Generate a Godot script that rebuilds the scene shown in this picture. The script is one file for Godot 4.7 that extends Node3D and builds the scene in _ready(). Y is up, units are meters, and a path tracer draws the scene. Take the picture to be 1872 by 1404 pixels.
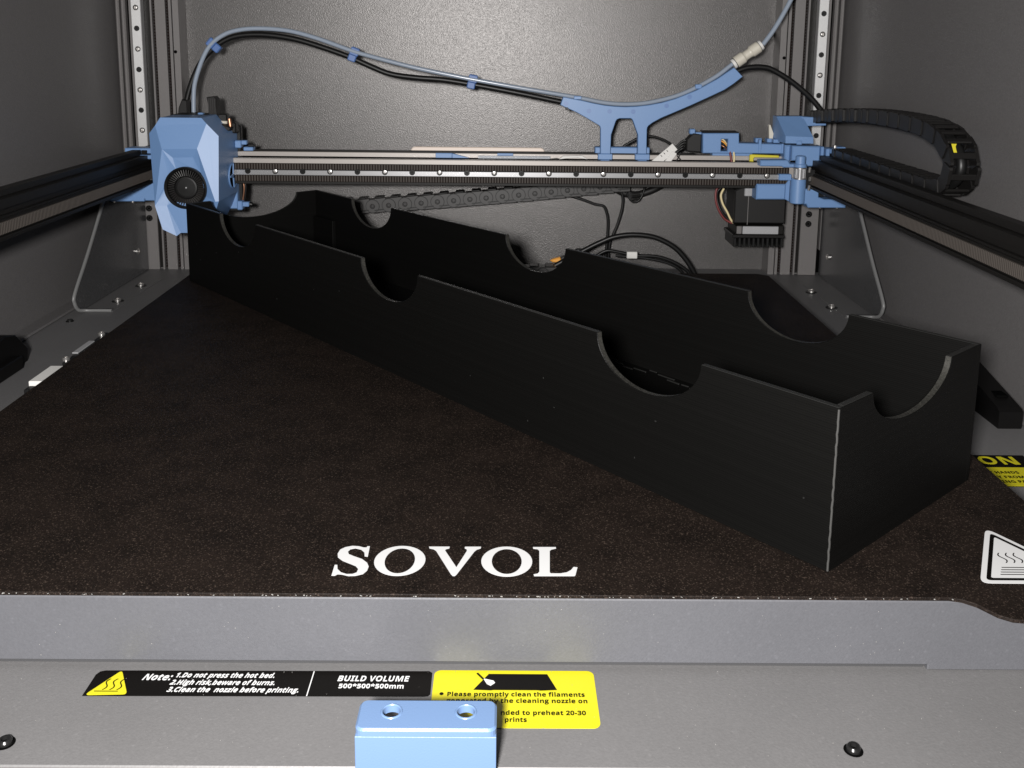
extends Node3D
# All builder coordinates are millimetres (x right, y up, z towards the viewer); meshes are committed in metres.

class MB:
	var v := PackedVector3Array()
	var n := PackedVector3Array()
	func tri(a: Vector3, b: Vector3, c: Vector3, hint := Vector3.ZERO) -> void:
		var g := (b - a).cross(c - a)
		if g.length() < 1e-9: return
		if hint != Vector3.ZERO and g.dot(hint) < 0.0:
			var t := b; b = c; c = t; g = -g
		g = g.normalized()
		v.append(a); v.append(c); v.append(b)
		n.append(g); n.append(g); n.append(g)
	func tri_n(a: Vector3, b: Vector3, c: Vector3, na: Vector3, nb: Vector3, nc: Vector3) -> void:
		var g := (b - a).cross(c - a)
		if g.length() < 1e-9: return
		if g.dot(na + nb + nc) > 0.0:
			var t := b; b = c; c = t
			t = nb; nb = nc; nc = t
		v.append(a); v.append(b); v.append(c)
		n.append(na); n.append(nb); n.append(nc)
	func quad(a: Vector3, b: Vector3, c: Vector3, d: Vector3, hint := Vector3.ZERO) -> void:
		tri(a, b, c, hint); tri(a, c, d, hint)
	func box(c: Vector3, s: Vector3, bev := 0.6, bs := Basis()) -> MB:
		var h := s * 0.5
		var e := minf(bev, minf(h.x, minf(h.y, h.z)) * 0.8)
		var axes := [Vector3.RIGHT, Vector3.UP, Vector3.BACK]
		# corner vertices: for each corner three points, one per face
		var P := {}
		for ix in [-1, 1]:
			for iy in [-1, 1]:
				for iz in [-1, 1]:
					var sg := Vector3(ix, iy, iz)
					for k in 3:
						var q := Vector3(h.x, h.y, h.z) - Vector3(e, e, e)
						q[k] = h[k]
						P[[ix, iy, iz, k]] = c + bs * (q * sg)
		for k in 3:
			var i: int = (k + 1) % 3
			var j: int = (k + 2) % 3
			for s0 in [-1, 1]:
				var cs := []
				for o in [[-1, -1], [1, -1], [1, 1], [-1, 1]]:
					var key := [0, 0, 0, k]
					key[k] = s0; key[i] = o[0]; key[j] = o[1]
					cs.append(P[key])
				quad(cs[0], cs[1], cs[2], cs[3], bs * (axes[k] * s0))
			# edges parallel to axis k
			for si in [-1, 1]:
				for sj in [-1, 1]:
					var a := [0, 0, 0, i]; var b := [0, 0, 0, j]
					a[i] = si; a[j] = sj; b[i] = si; b[j] = sj
					var a2 := a.duplicate(); var b2 := b.duplicate()
					a[k] = -1; b[k] = -1; a2[k] = 1; b2[k] = 1
					quad(P[a], P[a2], P[b2], P[b], bs * (axes[i] * si + axes[j] * sj))
		for ix in [-1, 1]:
			for iy in [-1, 1]:
				for iz in [-1, 1]:
					tri(P[[ix, iy, iz, 0]], P[[ix, iy, iz, 1]], P[[ix, iy, iz, 2]], bs * Vector3(ix, iy, iz))
		return self
	func b2(x0: float, x1: float, y0: float, y1: float, z0: float, z1: float, bev := 0.6) -> MB:
		return box(Vector3(x0 + x1, y0 + y1, z0 + z1) * 0.5, Vector3(absf(x1 - x0), absf(y1 - y0), absf(z1 - z0)), bev)
	# polygon in the frame's xy plane extruded along its z from 0 to d, with a chamfer on the +z rim; holes cut through
	func prism(poly: PackedVector2Array, d: float, fr := Transform3D(), bev := 0.0, holes: Array = []) -> MB:
		if Geometry2D.is_polygon_clockwise(poly): poly.reverse()
		var loops := [poly]
		for hl in holes:
			var q: PackedVector2Array = hl
			if not Geometry2D.is_polygon_clockwise(q): q.reverse()
			loops.append(q)
		var ins := []
		for lp in loops:
			var r := PackedVector2Array()
			var m: int = lp.size()
			for i in m:
				var p: Vector2 = lp[i]
				var e0: Vector2 = (p - lp[(i + m - 1) % m]).normalized()
				var e1: Vector2 = (lp[(i + 1) % m] - p).normalized()
				var n0 := Vector2(-e0.y, e0.x); var n1 := Vector2(-e1.y, e1.x)
				var s := n0 + n1
				var off := s * (bev / maxf(0.35, 0.5 * s.length_squared())) if s.length() > 0.01 else n0 * bev
				r.append(p + off)
			ins.append(r)
		for k in loops.size():
			var lp: PackedVector2Array = loops[k]
			var ip: PackedVector2Array = ins[k]
			for i in lp.size():
				var j: int = (i + 1) % lp.size()
				var e := lp[j] - lp[i]
				var hint := fr.basis * Vector3(e.y, -e.x, 0)
				var a := fr * Vector3(lp[i].x, lp[i].y, 0); var b := fr * Vector3(lp[j].x, lp[j].y, 0)
				var a1 := fr * Vector3(lp[i].x, lp[i].y, d - bev); var b1 := fr * Vector3(lp[j].x, lp[j].y, d - bev)
				quad(a, b, b1, a1, hint)
				if bev > 0.0:
					quad(a1, b1, fr * Vector3(ip[j].x, ip[j].y, d), fr * Vector3(ip[i].x, ip[i].y, d), hint + fr.basis.z * e.length())
		cap(loops, 0.0, fr, -fr.basis.z)
		cap(ins, d, fr, fr.basis.z)
		return self
	func cap(loops: Array, z: float, fr: Transform3D, hint: Vector3) -> void:
		var p: PackedVector2Array = loops[0].duplicate()
		for k in range(1, loops.size()):
			var hl: PackedVector2Array = loops[k]
			var best := 1e9; var bi := 0; var bj := 0
			for i in p.size():
				for j in hl.size():
					var dd := p[i].distance_squared_to(hl[j])
					if dd < best: best = dd; bi = i; bj = j
			var q := PackedVector2Array()
			for i in bi + 1: q.append(p[i])
			for j in hl.size() + 1: q.append(hl[(bj + j) % hl.size()])
			for i in range(bi, p.size()): q.append(p[i])
			# open the slit a hair so that the triangulation accepts it
			var slit := (hl[bj] - p[bi]).orthogonal().normalized() * 0.0005
			q[bi] -= slit; q[bi + 1] -= slit
			p = q
		var ix := Geometry2D.triangulate_polygon(p)
		if ix.is_empty(): printerr("cap failed ", p.size(), " ", p[0], p[1])
		for i in range(0, ix.size(), 3):
			tri(fr * Vector3(p[ix[i]].x, p[ix[i]].y, z), fr * Vector3(p[ix[i + 1]].x, p[ix[i + 1]].y, z), fr * Vector3(p[ix[i + 2]].x, p[ix[i + 2]].y, z), hint)
	func cyl(a: Vector3, b: Vector3, r: float, r2 := -1.0, seg := 20, bev := 0.0) -> MB:
		if r2 < 0.0: r2 = r
		var h := a.distance_to(b)
		if bev > 0.0: return lathe(PackedVector2Array([Vector2(0, 0), Vector2(r, 0), Vector2(r2, h - bev), Vector2(r2 - bev, h), Vector2(0, h)]), a, (b - a) / h, seg)
		return lathe(PackedVector2Array([Vector2(0, 0), Vector2(r, 0), Vector2(r2, h), Vector2(0, h)]), a, (b - a) / h, seg)
	# profile of (radius, height) turned about the axis; flat along the profile, smooth round it
	func lathe(prof: PackedVector2Array, o: Vector3, ax: Vector3, seg := 20) -> MB:
		var u := ax.cross(Vector3.UP if absf(ax.y) < 0.9 else Vector3.RIGHT).normalized()
		var w := ax.cross(u).normalized()
		for k in prof.size() - 1:
			var p := prof[k]; var q := prof[k + 1]
			var nr := q.y - p.y; var nh := -(q.x - p.x)
			for i in seg:
				var d0 := u * cos(TAU * i / seg) + w * sin(TAU * i / seg)
				var d1 := u * cos(TAU * (i + 1) / seg) + w * sin(TAU * (i + 1) / seg)
				var n0 := (d0 * nr + ax * nh).normalized(); var n1 := (d1 * nr + ax * nh).normalized()
				var a := o + d0 * p.x + ax * p.y; var b := o + d1 * p.x + ax * p.y
				var c := o + d1 * q.x + ax * q.y; var d := o + d0 * q.x + ax * q.y
				tri_n(a, b, c, n0, n1, n1); tri_n(a, c, d, n0, n1, n0)
		return self
	func tube(pts: PackedVector3Array, r: float, seg := 10) -> MB:
		var m := pts.size()
		var t0 := (pts[1] - pts[0]).normalized()
		var u := t0.cross(Vector3.BACK if absf(t0.z) < 0.9 else Vector3.UP).normalized()
		var rings := []
		for i in m:
			var t := (pts[mini(i + 1, m - 1)] - pts[maxi(i - 1, 0)]).normalized()
			u = (u - t * u.dot(t)).normalized()
			var w := t.cross(u)
			var ring := []
			for k in seg: ring.append(u * cos(TAU * k / seg) + w * sin(TAU * k / seg))
			rings.append(ring)
		for i in m - 1:
			for k in seg:
				var k1 := (k + 1) % seg
				var a: Vector3 = rings[i][k]; var b: Vector3 = rings[i][k1]; var c: Vector3 = rings[i + 1][k1]; var d: Vector3 = rings[i + 1][k]
				tri_n(pts[i] + a * r, pts[i] + b * r, pts[i + 1] + c * r, a, b, c)
				tri_n(pts[i] + a * r, pts[i + 1] + c * r, pts[i + 1] + d * r, a, c, d)
		for e in [0, m - 1]:
			var hint := (pts[0] - pts[1]) if e == 0 else (pts[m - 1] - pts[m - 2])
			for k in seg: tri(pts[e], pts[e] + rings[e][k] * r, pts[e] + rings[e][(k + 1) % seg] * r, hint)
		return self
	func mesh(origin: Vector3) -> ArrayMesh:
		var vv := PackedVector3Array()
		vv.resize(v.size())
		for i in v.size(): vv[i] = (v[i] - origin) * 0.001
		var a := []
		a.resize(Mesh.ARRAY_MAX)
		a[Mesh.ARRAY_VERTEX] = vv; a[Mesh.ARRAY_NORMAL] = n
		var m := ArrayMesh.new()
		m.add_surface_from_arrays(Mesh.PRIMITIVE_TRIANGLES, a)
		return m

var M := {}
var org := {}
var used := {}
var sans: SystemFont

func mb() -> MB: return MB.new()
func v3(x: float, y: float, z: float) -> Vector3: return Vector3(x, y, z)

func numbered(called: String) -> String:
	var k: int = used.get(called, 0)
	used[called] = k + 1
	return called if k == 0 else "%s_%03d" % [called, k]

func thing(called: String, label: String, category: String, at: Vector3, group := "") -> Node3D:
	var o := Node3D.new()
	o.name = numbered(called)
	add_child(o)
	o.position = at * 0.001
	o.set_meta("label", label)
	o.set_meta("category", category)
	if group: o.set_meta("group", group)
	org[o] = at
	return o

func part(p: Node3D, called: String, b: MB, m: Material, label := "") -> MeshInstance3D:
	var o := MeshInstance3D.new()
	var base := called; var k := 0
	while p.has_node(called):
		k += 1; called = "%s_%03d" % [base, k]
	o.name = called
	o.mesh = b.mesh(org[p])
	o.material_override = m
	p.add_child(o)
	org[o] = org[p]
	if label: o.set_meta("label", label)
	return o

# a mesh shared by many alike pieces, built about its own origin
func piece(p: Node3D, called: String, me: Mesh, m: Material, at: Vector3, bs := Basis()) -> MeshInstance3D:
	var o := MeshInstance3D.new()
	var base := called; var k := 0
	while p.has_node(called):
		k += 1; called = "%s_%03d" % [base, k]
	o.name = called
	o.mesh = me
	o.material_override = m
	var po: Vector3 = org.get(p, Vector3.ZERO)
	o.transform = Transform3D(bs, (at - po) * 0.001)
	p.add_child(o)
	org[o] = at
	return o

func solo(called: String, label: String, category: String, b: MB, m: Material, at: Vector3, group := "") -> MeshInstance3D:
	var o := MeshInstance3D.new()
	o.name = numbered(called)
	o.mesh = b.mesh(at)
	o.material_override = m
	o.position = at * 0.001
	add_child(o)
	o.set_meta("label", label); o.set_meta("category", category)
	if group: o.set_meta("group", group)
	org[o] = at
	return o

func struct(called: String, b: MB, m: Material) -> MeshInstance3D:
	var o := MeshInstance3D.new()
	o.name = called
	o.mesh = b.mesh(Vector3.ZERO)
	o.material_override = m
	add_child(o)
	o.set_meta("kind", "structure")
	org[o] = Vector3.ZERO
	return o

func smooth(pts: Array, per := 8) -> PackedVector3Array:
	var c := PackedVector3Array()
	for i in pts.size() - 1:
		var p0: Vector3 = pts[maxi(i - 1, 0)]; var p1: Vector3 = pts[i]; var p2: Vector3 = pts[i + 1]; var p3: Vector3 = pts[mini(i + 2, pts.size() - 1)]
		for k in per:
			c.append(p1.cubic_interpolate(p2, p0, p3, float(k) / per))
	c.append(pts[pts.size() - 1])
	return c

func xyz_path(xy: Array, z: float) -> Array:
	var r := []
	for i in range(0, xy.size(), 2): r.append(Vector3(xy[i], xy[i + 1], z))
	return r

func poly(a: Array) -> PackedVector2Array:
	var p := PackedVector2Array()
	for i in range(0, a.size(), 2): p.append(Vector2(a[i], a[i + 1]))
	return p

func circle(c: Vector2, r: float, seg := 20, rz := -1.0) -> PackedVector2Array:
	var p := PackedVector2Array()
	for i in seg: p.append(c + Vector2(cos(TAU * i / seg) * r, sin(TAU * i / seg) * (r if rz < 0.0 else rz)))
	return p

func round_rect(x0: float, x1: float, y0: float, y1: float, r: float) -> PackedVector2Array:
	var p := PackedVector2Array()
	for q in [[x1 - r, y1 - r, 0], [x0 + r, y1 - r, 1], [x0 + r, y0 + r, 2], [x1 - r, y0 + r, 3]]:
		for k in 6: p.append(Vector2(q[0], q[1]) + Vector2.from_angle((q[2] + k / 5.0) * PI / 2) * r)
	return p

# frames for prisms: polygon given as (x, y) at depth z facing the viewer; as (x, -z) lying flat facing up; as (z, y) facing +x
func facing(z: float) -> Transform3D: return Transform3D(Basis(), v3(0, 0, z))
func lying(y: float) -> Transform3D: return Transform3D(Basis(Vector3.RIGHT, Vector3.FORWARD, Vector3.UP), v3(0, y, 0))
func sideways(x: float) -> Transform3D: return Transform3D(Basis(Vector3.FORWARD, Vector3.UP, Vector3.RIGHT), v3(x, 0, 0))

func lettering(p: Node3D, s: String, font: Font, m: Material, x0: float, x1: float, z_base: float, cap: float, y: float, slant := 0.0, called := "lettering") -> void:
	var h := TextMesh.new()
	h.font = font; h.font_size = 64; h.pixel_size = 0.01; h.depth = 0.05; h.curve_step = 1.0
	h.text = "H"
	var hb := h.get_aabb()
	var t := TextMesh.new()
	t.font = font; t.font_size = 64; t.pixel_size = 0.01; t.depth = 0.05; t.curve_step = 1.0
	t.text = s
	var arr := t.get_mesh_arrays()
	var bb := t.get_aabb()
	var sy := cap / hb.size.y
	var sx := (x1 - x0) / bb.size.x
	var vs: PackedVector3Array = arr[Mesh.ARRAY_VERTEX]
	var ns: PackedVector3Array = arr[Mesh.ARRAY_NORMAL]
	var ids = arr[Mesh.ARRAY_INDEX]
	var idx: PackedInt32Array = ids if ids != null and ids.size() else PackedInt32Array(range(vs.size()))
	var b := mb()
	for i in range(0, idx.size(), 3):
		var q := []
		for k in 3:
			var a := vs[idx[i + k]]
			var up := (a.y - hb.position.y) * sy
			q.append(v3(x0 + (a.x - bb.position.x) * sx + slant * up, y + (a.z - bb.position.z) / bb.size.z * 0.12, z_base - up))
		var nn := ns[idx[i]]
		if nn.z > -0.5: b.tri(q[0], q[1], q[2], v3(nn.x, nn.z, -nn.y))
	part(p, called, b, m)

# ---------------------------------------------------------------- materials
func lin(r: float, g: float, b: float) -> Color: return Color(r, g, b).linear_to_srgb()

func mat(r: float, g: float, b: float, rough := 0.5, metal := 0.0, spec := 0.5) -> StandardMaterial3D:
	var m := StandardMaterial3D.new()
	m.albedo_color = lin(r, g, b)
	m.roughness = rough
	m.metallic = metal
	m.metallic_specular = spec
	return m

func tri_world(m: StandardMaterial3D, per_metre: float) -> void:
	m.uv1_triplanar = true
	m.uv1_world_triplanar = true
	m.uv1_scale = Vector3.ONE * per_metre

func speckle(sd: int, base: Color, spread: float, bright: Color, share: float, mottling: float) -> ImageTexture:
	var rng := RandomNumberGenerator.new(); rng.seed = sd
	var fn := FastNoiseLite.new(); fn.seed = sd; fn.frequency = 0.012; fn.fractal_octaves = 4
	var im := Image.create(512, 512, false, Image.FORMAT_RGB8)
	var blot := fn.get_seamless_image(512, 512)
	for y in 512:
		for x in 512:
			var k := 1.0 + spread * (rng.randf() * 2.0 - 1.0) + mottling * (blot.get_pixel(x, y).r * 2.0 - 1.0)
			var c := Color(base.r * k, base.g * k, base.b * k)
			if rng.randf() < share: c = c.lerp(bright, rng.randf())
			im.set_pixel(x, y, Color(maxf(c.r, 0), maxf(c.g, 0), maxf(c.b, 0)).linear_to_srgb())
	return ImageTexture.create_from_image(im)

func grain_map(sd: int, strength: float) -> ImageTexture:
	# fine pebbled powder coat: random grains about three pixels wide
	var f := FastNoiseLite.new(); f.seed = sd; f.frequency = 0.34; f.fractal_octaves = 2
	var im := f.get_image(1024, 1024)
	im.convert(Image.FORMAT_RGBA8)
	im.bump_map_to_normal_map(strength)
	return ImageTexture.create_from_image(im)

func make_materials() -> void:
	var grain := grain_map(3, 2.0)
	var coat := speckle(5, Color(0.88, 0.88, 0.88), 0.10, Color(1.0, 1.0, 1.0), 0.0, 0.0)
	var dusty := speckle(6, Color(0.8, 0.8, 0.8), 0.05, Color(1.0, 1.0, 1.0), 0.012, 0.04)
	# name, colour, roughness, bump, metal, texture
	for d in [["wall", 0.114, 0.109, 0.107, 0.38, 0.27, 0.5, coat], ["deck", 0.132, 0.129, 0.130, 0.5, 0.08, 0.0, dusty], ["side", 0.108, 0.103, 0.103, 0.56, 0.3, 0.0, coat], ["skirt", 0.088, 0.089, 0.098, 0.45, 0.08, 0.0, dusty], ["gusset", 0.06, 0.06, 0.062, 0.24, 0.08, 0.0, coat]]:
		var m := mat(d[1], d[2], d[3], d[4], d[6])
		m.albedo_texture = d[7]
		m.normal_enabled = true; m.normal_texture = grain; m.normal_scale = d[5]
		tri_world(m, 2.6)
		M[d[0]] = m
	M.pei = mat(1, 1, 1, 0.6, 0.0, 0.25)
	M.pei.albedo_texture = speckle(11, Color(0.0080, 0.0054, 0.0042), 0.5, Color(0.07, 0.052, 0.041), 0.09, 0.35)
	M.pei.normal_enabled = true; M.pei.normal_texture = grain; M.pei.normal_scale = 0.5
	tri_world(M.pei, 5.2)
	var layers := Image.create(8, 256, false, Image.FORMAT_L8)
	var rng := RandomNumberGenerator.new(); rng.seed = 77
	for y in 256:
		var g := 0.5 + 0.35 * sin(TAU * y / 4.0) + 0.15 * rng.randf()
		for x in 8: layers.set_pixel(x, y, Color(g, g, g))
	M.pla = mat(0.0029, 0.0028, 0.0026, 0.5, 0.0, 0.22)
	var streak := Image.create(8, 512, false, Image.FORMAT_RGB8)
	var tone := 1.0
	for y in 512:
		tone = clampf(lerpf(tone, rng.randf_range(0.62, 1.0), 0.3), 0.6, 1.0)
		for x in 8: streak.set_pixel(x, y, Color(tone, tone, tone).linear_to_srgb())
	M.pla.albedo_texture = ImageTexture.create_from_image(streak)
	M.pla.heightmap_enabled = true
	M.pla.heightmap_texture = ImageTexture.create_from_image(layers)
	M.pla.heightmap_scale = 0.006
	tri_world(M.pla, 16.0)
	M.pla_rim = mat(0.0105, 0.0105, 0.010, 0.45, 0.0, 0.4)
	M.pla_cut = mat(1, 1, 1, 0.5, 0.0, 0.4)
	M.pla_cut.albedo_texture = speckle(15, Color(0.017, 0.0165, 0.0145), 0.6, Color(0.045, 0.043, 0.038), 0.2, 0.6)
	tri_world(M.pla_cut, 6.0)
	M.pla_glint = mat(0.038, 0.0375, 0.036, 0.4)
	M.blue = mat(0.122, 0.222, 0.415, 0.44, 0.0, 0.5)
	M.blue_shade = mat(0.092, 0.17, 0.36, 0.4)  # darker blue paints the shade of shallow moulded recesses
	M.blue_clip = mat(0.06, 0.125, 0.31, 0.5)
	M.blue_latch = mat(0.104, 0.165, 0.285, 0.3)  # toolhead plastic darkened in colour to offset the close flash
	for k in ["blue", "blue_latch"]:
		M[k].normal_enabled = true; M[k].normal_texture = grain; M[k].normal_scale = 0.06
		tri_world(M[k], 4.0)
	M.black = mat(0.0055, 0.0055, 0.0055, 0.42, 0.0, 0.4)
	M.black_soft = mat(0.0075, 0.007, 0.007, 0.55, 0.0, 0.4)
	M.chain = mat(0.021, 0.0195, 0.019, 0.45)
	M.chain_dark = mat(0.0065, 0.006, 0.0058, 0.4, 0.0, 0.4)
	M.pin = mat(0.018, 0.017, 0.017, 0.35)
	M.clamp = mat(0.0032, 0.003, 0.003, 0.45, 0.0, 0.25)
	M.void = mat(0.002, 0.002, 0.002, 0.9, 0.0, 0.05)
	M.anod = mat(0.15, 0.142, 0.14, 0.42, 0.25)
	M.anod_dark = mat(0.0085, 0.0078, 0.0072, 0.45, 0.0, 0.3)
	M.edge = mat(0.13, 0.13, 0.13, 0.45)
	M.beam = mat(0.33, 0.305, 0.285, 0.4, 0.25)
	M.belt = mat(0.022, 0.017, 0.015, 0.6, 0.0, 0.3)
	M.belt_shaded = mat(0.010, 0.0055, 0.0045, 0.6, 0.0, 0.2)  # groove shade put into the belt colour
	M.belt_tooth = mat(0.048, 0.041, 0.036, 0.55, 0.0, 0.3)  # same belt with its lit teeth painted paler
	M.belt_pale = mat(0.05, 0.043, 0.038, 0.55, 0.0, 0.3)  # paler belt tone on the side beams
	M.steel = mat(0.50, 0.50, 0.51, 0.26, 0.82)
	M.screw = mat(0.62, 0.6, 0.58, 0.25, 0.9)
	M.screw_dull = mat(0.4, 0.39, 0.38, 0.3, 0.85)
	M.screw_dark = mat(0.012, 0.012, 0.012, 0.25, 0.3)
	M.lamination = mat(0.36, 0.36, 0.37, 0.4, 0.3)
	M.tube = mat(0.23, 0.27, 0.33, 0.22)
	M.fleck = mat(0.19, 0.185, 0.175, 0.6)
	M.gap_shade = mat(0.03, 0.03, 0.032, 0.7)  # dark grey painted as shade under the bed skirt
	M.steel_column = mat(0.70, 0.70, 0.70, 0.36, 0.78)
	M.white = mat(0.6, 0.59, 0.57, 0.5)
	M.print_white = mat(0.47, 0.47, 0.47, 0.6)
	M.cream = mat(0.52, 0.49, 0.42, 0.4)
	M.bar = mat(0.75, 0.64, 0.56, 0.4)
	M.yellow = mat(0.42, 0.38, 0.006, 0.45)
	M.yellow_pla = mat(0.55, 0.48, 0.03, 0.45)
	M.orange = mat(0.7, 0.32, 0.05, 0.4)
	M.label_black = mat(0.0026, 0.0021, 0.0018, 0.5, 0.0, 0.2)
	M.red = mat(0.13, 0.015, 0.015, 0.45)
	M.wire_cream = mat(0.6, 0.5, 0.28, 0.45)
	M.copper = mat(0.4, 0.2, 0.12, 0.35, 0.8)
	M.clear = mat(0.25, 0.27, 0.3, 0.3)

# ---------------------------------------------------------------- build
func _ready() -> void:
	var cam := Camera3D.new()
	cam.name = "camera"
	add_child(cam)
	var yw := -0.00680887; var pi_ := -0.17127625; var ro := 0.01014619
	cam.basis = Basis(Vector3.UP, yw) * Basis(Vector3.RIGHT, pi_) * Basis(Vector3.BACK, ro)
	cam.position = Vector3(0.0203002, 0.2002547, 0.3237883)
	cam.projection = Camera3D.PROJECTION_FRUSTUM
	cam.near = 0.02; cam.far = 20.0
	cam.size = 1404.0 / 1746.013 * 0.02
	cam.frustum_offset = Vector2(0, -(702.0 - 385.635) / 1746.013 * 0.02)
	cam.current = true

	var we := WorldEnvironment.new()
	var env := Environment.new()
	env.background_mode = Environment.BG_COLOR
	env.background_color = lin(0.016, 0.016, 0.017)
	env.tonemap_mode = Environment.TONE_MAPPER_LINEAR
	env.tonemap_exposure = 1.0
	env.sdfgi_enabled = true; env.ssao_enabled = true; env.ssil_enabled = true
	we.environment = env
	add_child(we)

	# the telephone's flash, next to the lens
	var flash := OmniLight3D.new()
	flash.name = "camera_flash"
	flash.position = Vector3(-0.026, 0.228, 0.39)
	flash.light_energy = 1.0
	flash.light_color = Color(1.0, 0.99, 0.98)
	flash.light_size = 0.022
	flash.omni_range = 6.0; flash.omni_attenuation = 2.0
	flash.shadow_enabled = true
	add_child(flash)

	sans = SystemFont.new(); sans.font_names = PackedStringArray(["Droid Sans"]); sans.font_weight = 700
	make_materials()
	build_setting()
	build_bed()
	build_tray()
	build_labels()
	build_latch()
	build_columns()
	build_beams()
	build_toolhead()
	build_left_joint()
	build_right_joint()
	build_guide()
	build_chains()
	build_cables()
	build_small()

func screw_mesh(r: float, h: float) -> Array:   # [head ring, socket floor]
	var a := mb().lathe(PackedVector2Array([Vector2(r, 0), Vector2(r, h * 0.6), Vector2(r * 0.8, h), Vector2(r * 0.5, h), Vector2(r * 0.45, h * 0.25)]), Vector3.ZERO, Vector3.UP, 14).mesh(Vector3.ZERO)
	var s := mb().lathe(PackedVector2Array([Vector2(r * 0.45, h * 0.25), Vector2(0, h * 0.25)]), Vector3.ZERO, Vector3.UP, 6).mesh(Vector3.ZERO)
	return [a, s]

func add_screw(p: Node3D, at: Vector3, up: Vector3, r: float, h: float, m: Material, called := "screw") -> void:
	var key := "screw%f_%f" % [r, h]
	if not M.has(key): M[key] = screw_mesh(r, h)
	var bs := Basis()
	if up.y < 0.9: bs = Basis(Quaternion(Vector3.UP, up))
	var s := piece(p, called, M[key][0], m, at, bs)
	if r > 1.9: piece(s, "socket", M[key][1], M.void, at, Basis())

func build_setting() -> void:
	struct("back_wall", mb().b2(-366, 354, -60, 430, -672, -660, 0.5), M.wall)
	struct("left_wall", mb().b2(-378, -366, -60, 430, -672, 49, 1.0), M.side)
	struct("right_wall", mb().b2(354, 366, -60, 430, -672, 49, 1.0), M.side)
	var deck := struct("deck", mb().b2(-366, 354, -42, -30, -660, 50.2, 0.5), M.deck)
	for s in [[-327.8, -565.9], [-327.5, -510.1], [313.9, -563.4], [315.1, -508.8]]:
		part(deck, "washer", mb().cyl(v3(s[0], -30, s[1]), v3(s[0], -29.2, s[1]), 5.2, -1, 20), M.black)
		add_screw(deck, v3(s[0], -29.2, s[1]), Vector3.UP, 3.0, 2.2, M.screw)
	for s in [[-342.4, -447.6], [-144.5, 40.2], [137.8, 41.4]]:
		part(deck, "washer", mb().cyl(v3(s[0], -30, s[1]), v3(s[0], -29.8, s[1]), 3.2, -1, 20), M.void)
		add_screw(deck, v3(s[0], -29.8, s[1]), Vector3.UP, 2.4, 1.6, M.screw_dark)
	var rng := RandomNumberGenerator.new(); rng.seed = 43
	var du := mb()
	for k in 150: du.box(v3(rng.randf_range(-190, 215), -29.85, rng.randf_range(0, 49)), v3(rng.randf_range(0.1, 0.4), 0.12, rng.randf_range(0.08, 0.22)), 0.03, Basis(Vector3.UP, rng.randf() * PI))
	for k in 60: du.box(v3(rng.randf_range(-190, 175), rng.randf_range(-26, -3), -0.25), v3(rng.randf_range(0.1, 0.35), rng.randf_range(0.1, 0.3), 0.15), 0.03)
	part(deck, "dust", du, M.fleck).set_meta("kind", "stuff")
	# upturned flange of the deck along each side wall
	part(deck, "side_flange", mb().b2(-366, -353, -30, -27.5, -630, 49, 1.0), M.side)
	part(deck, "side_flange", mb().b2(343, 354, -30, -27.5, -630, 49, 1.0), M.side)

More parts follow.
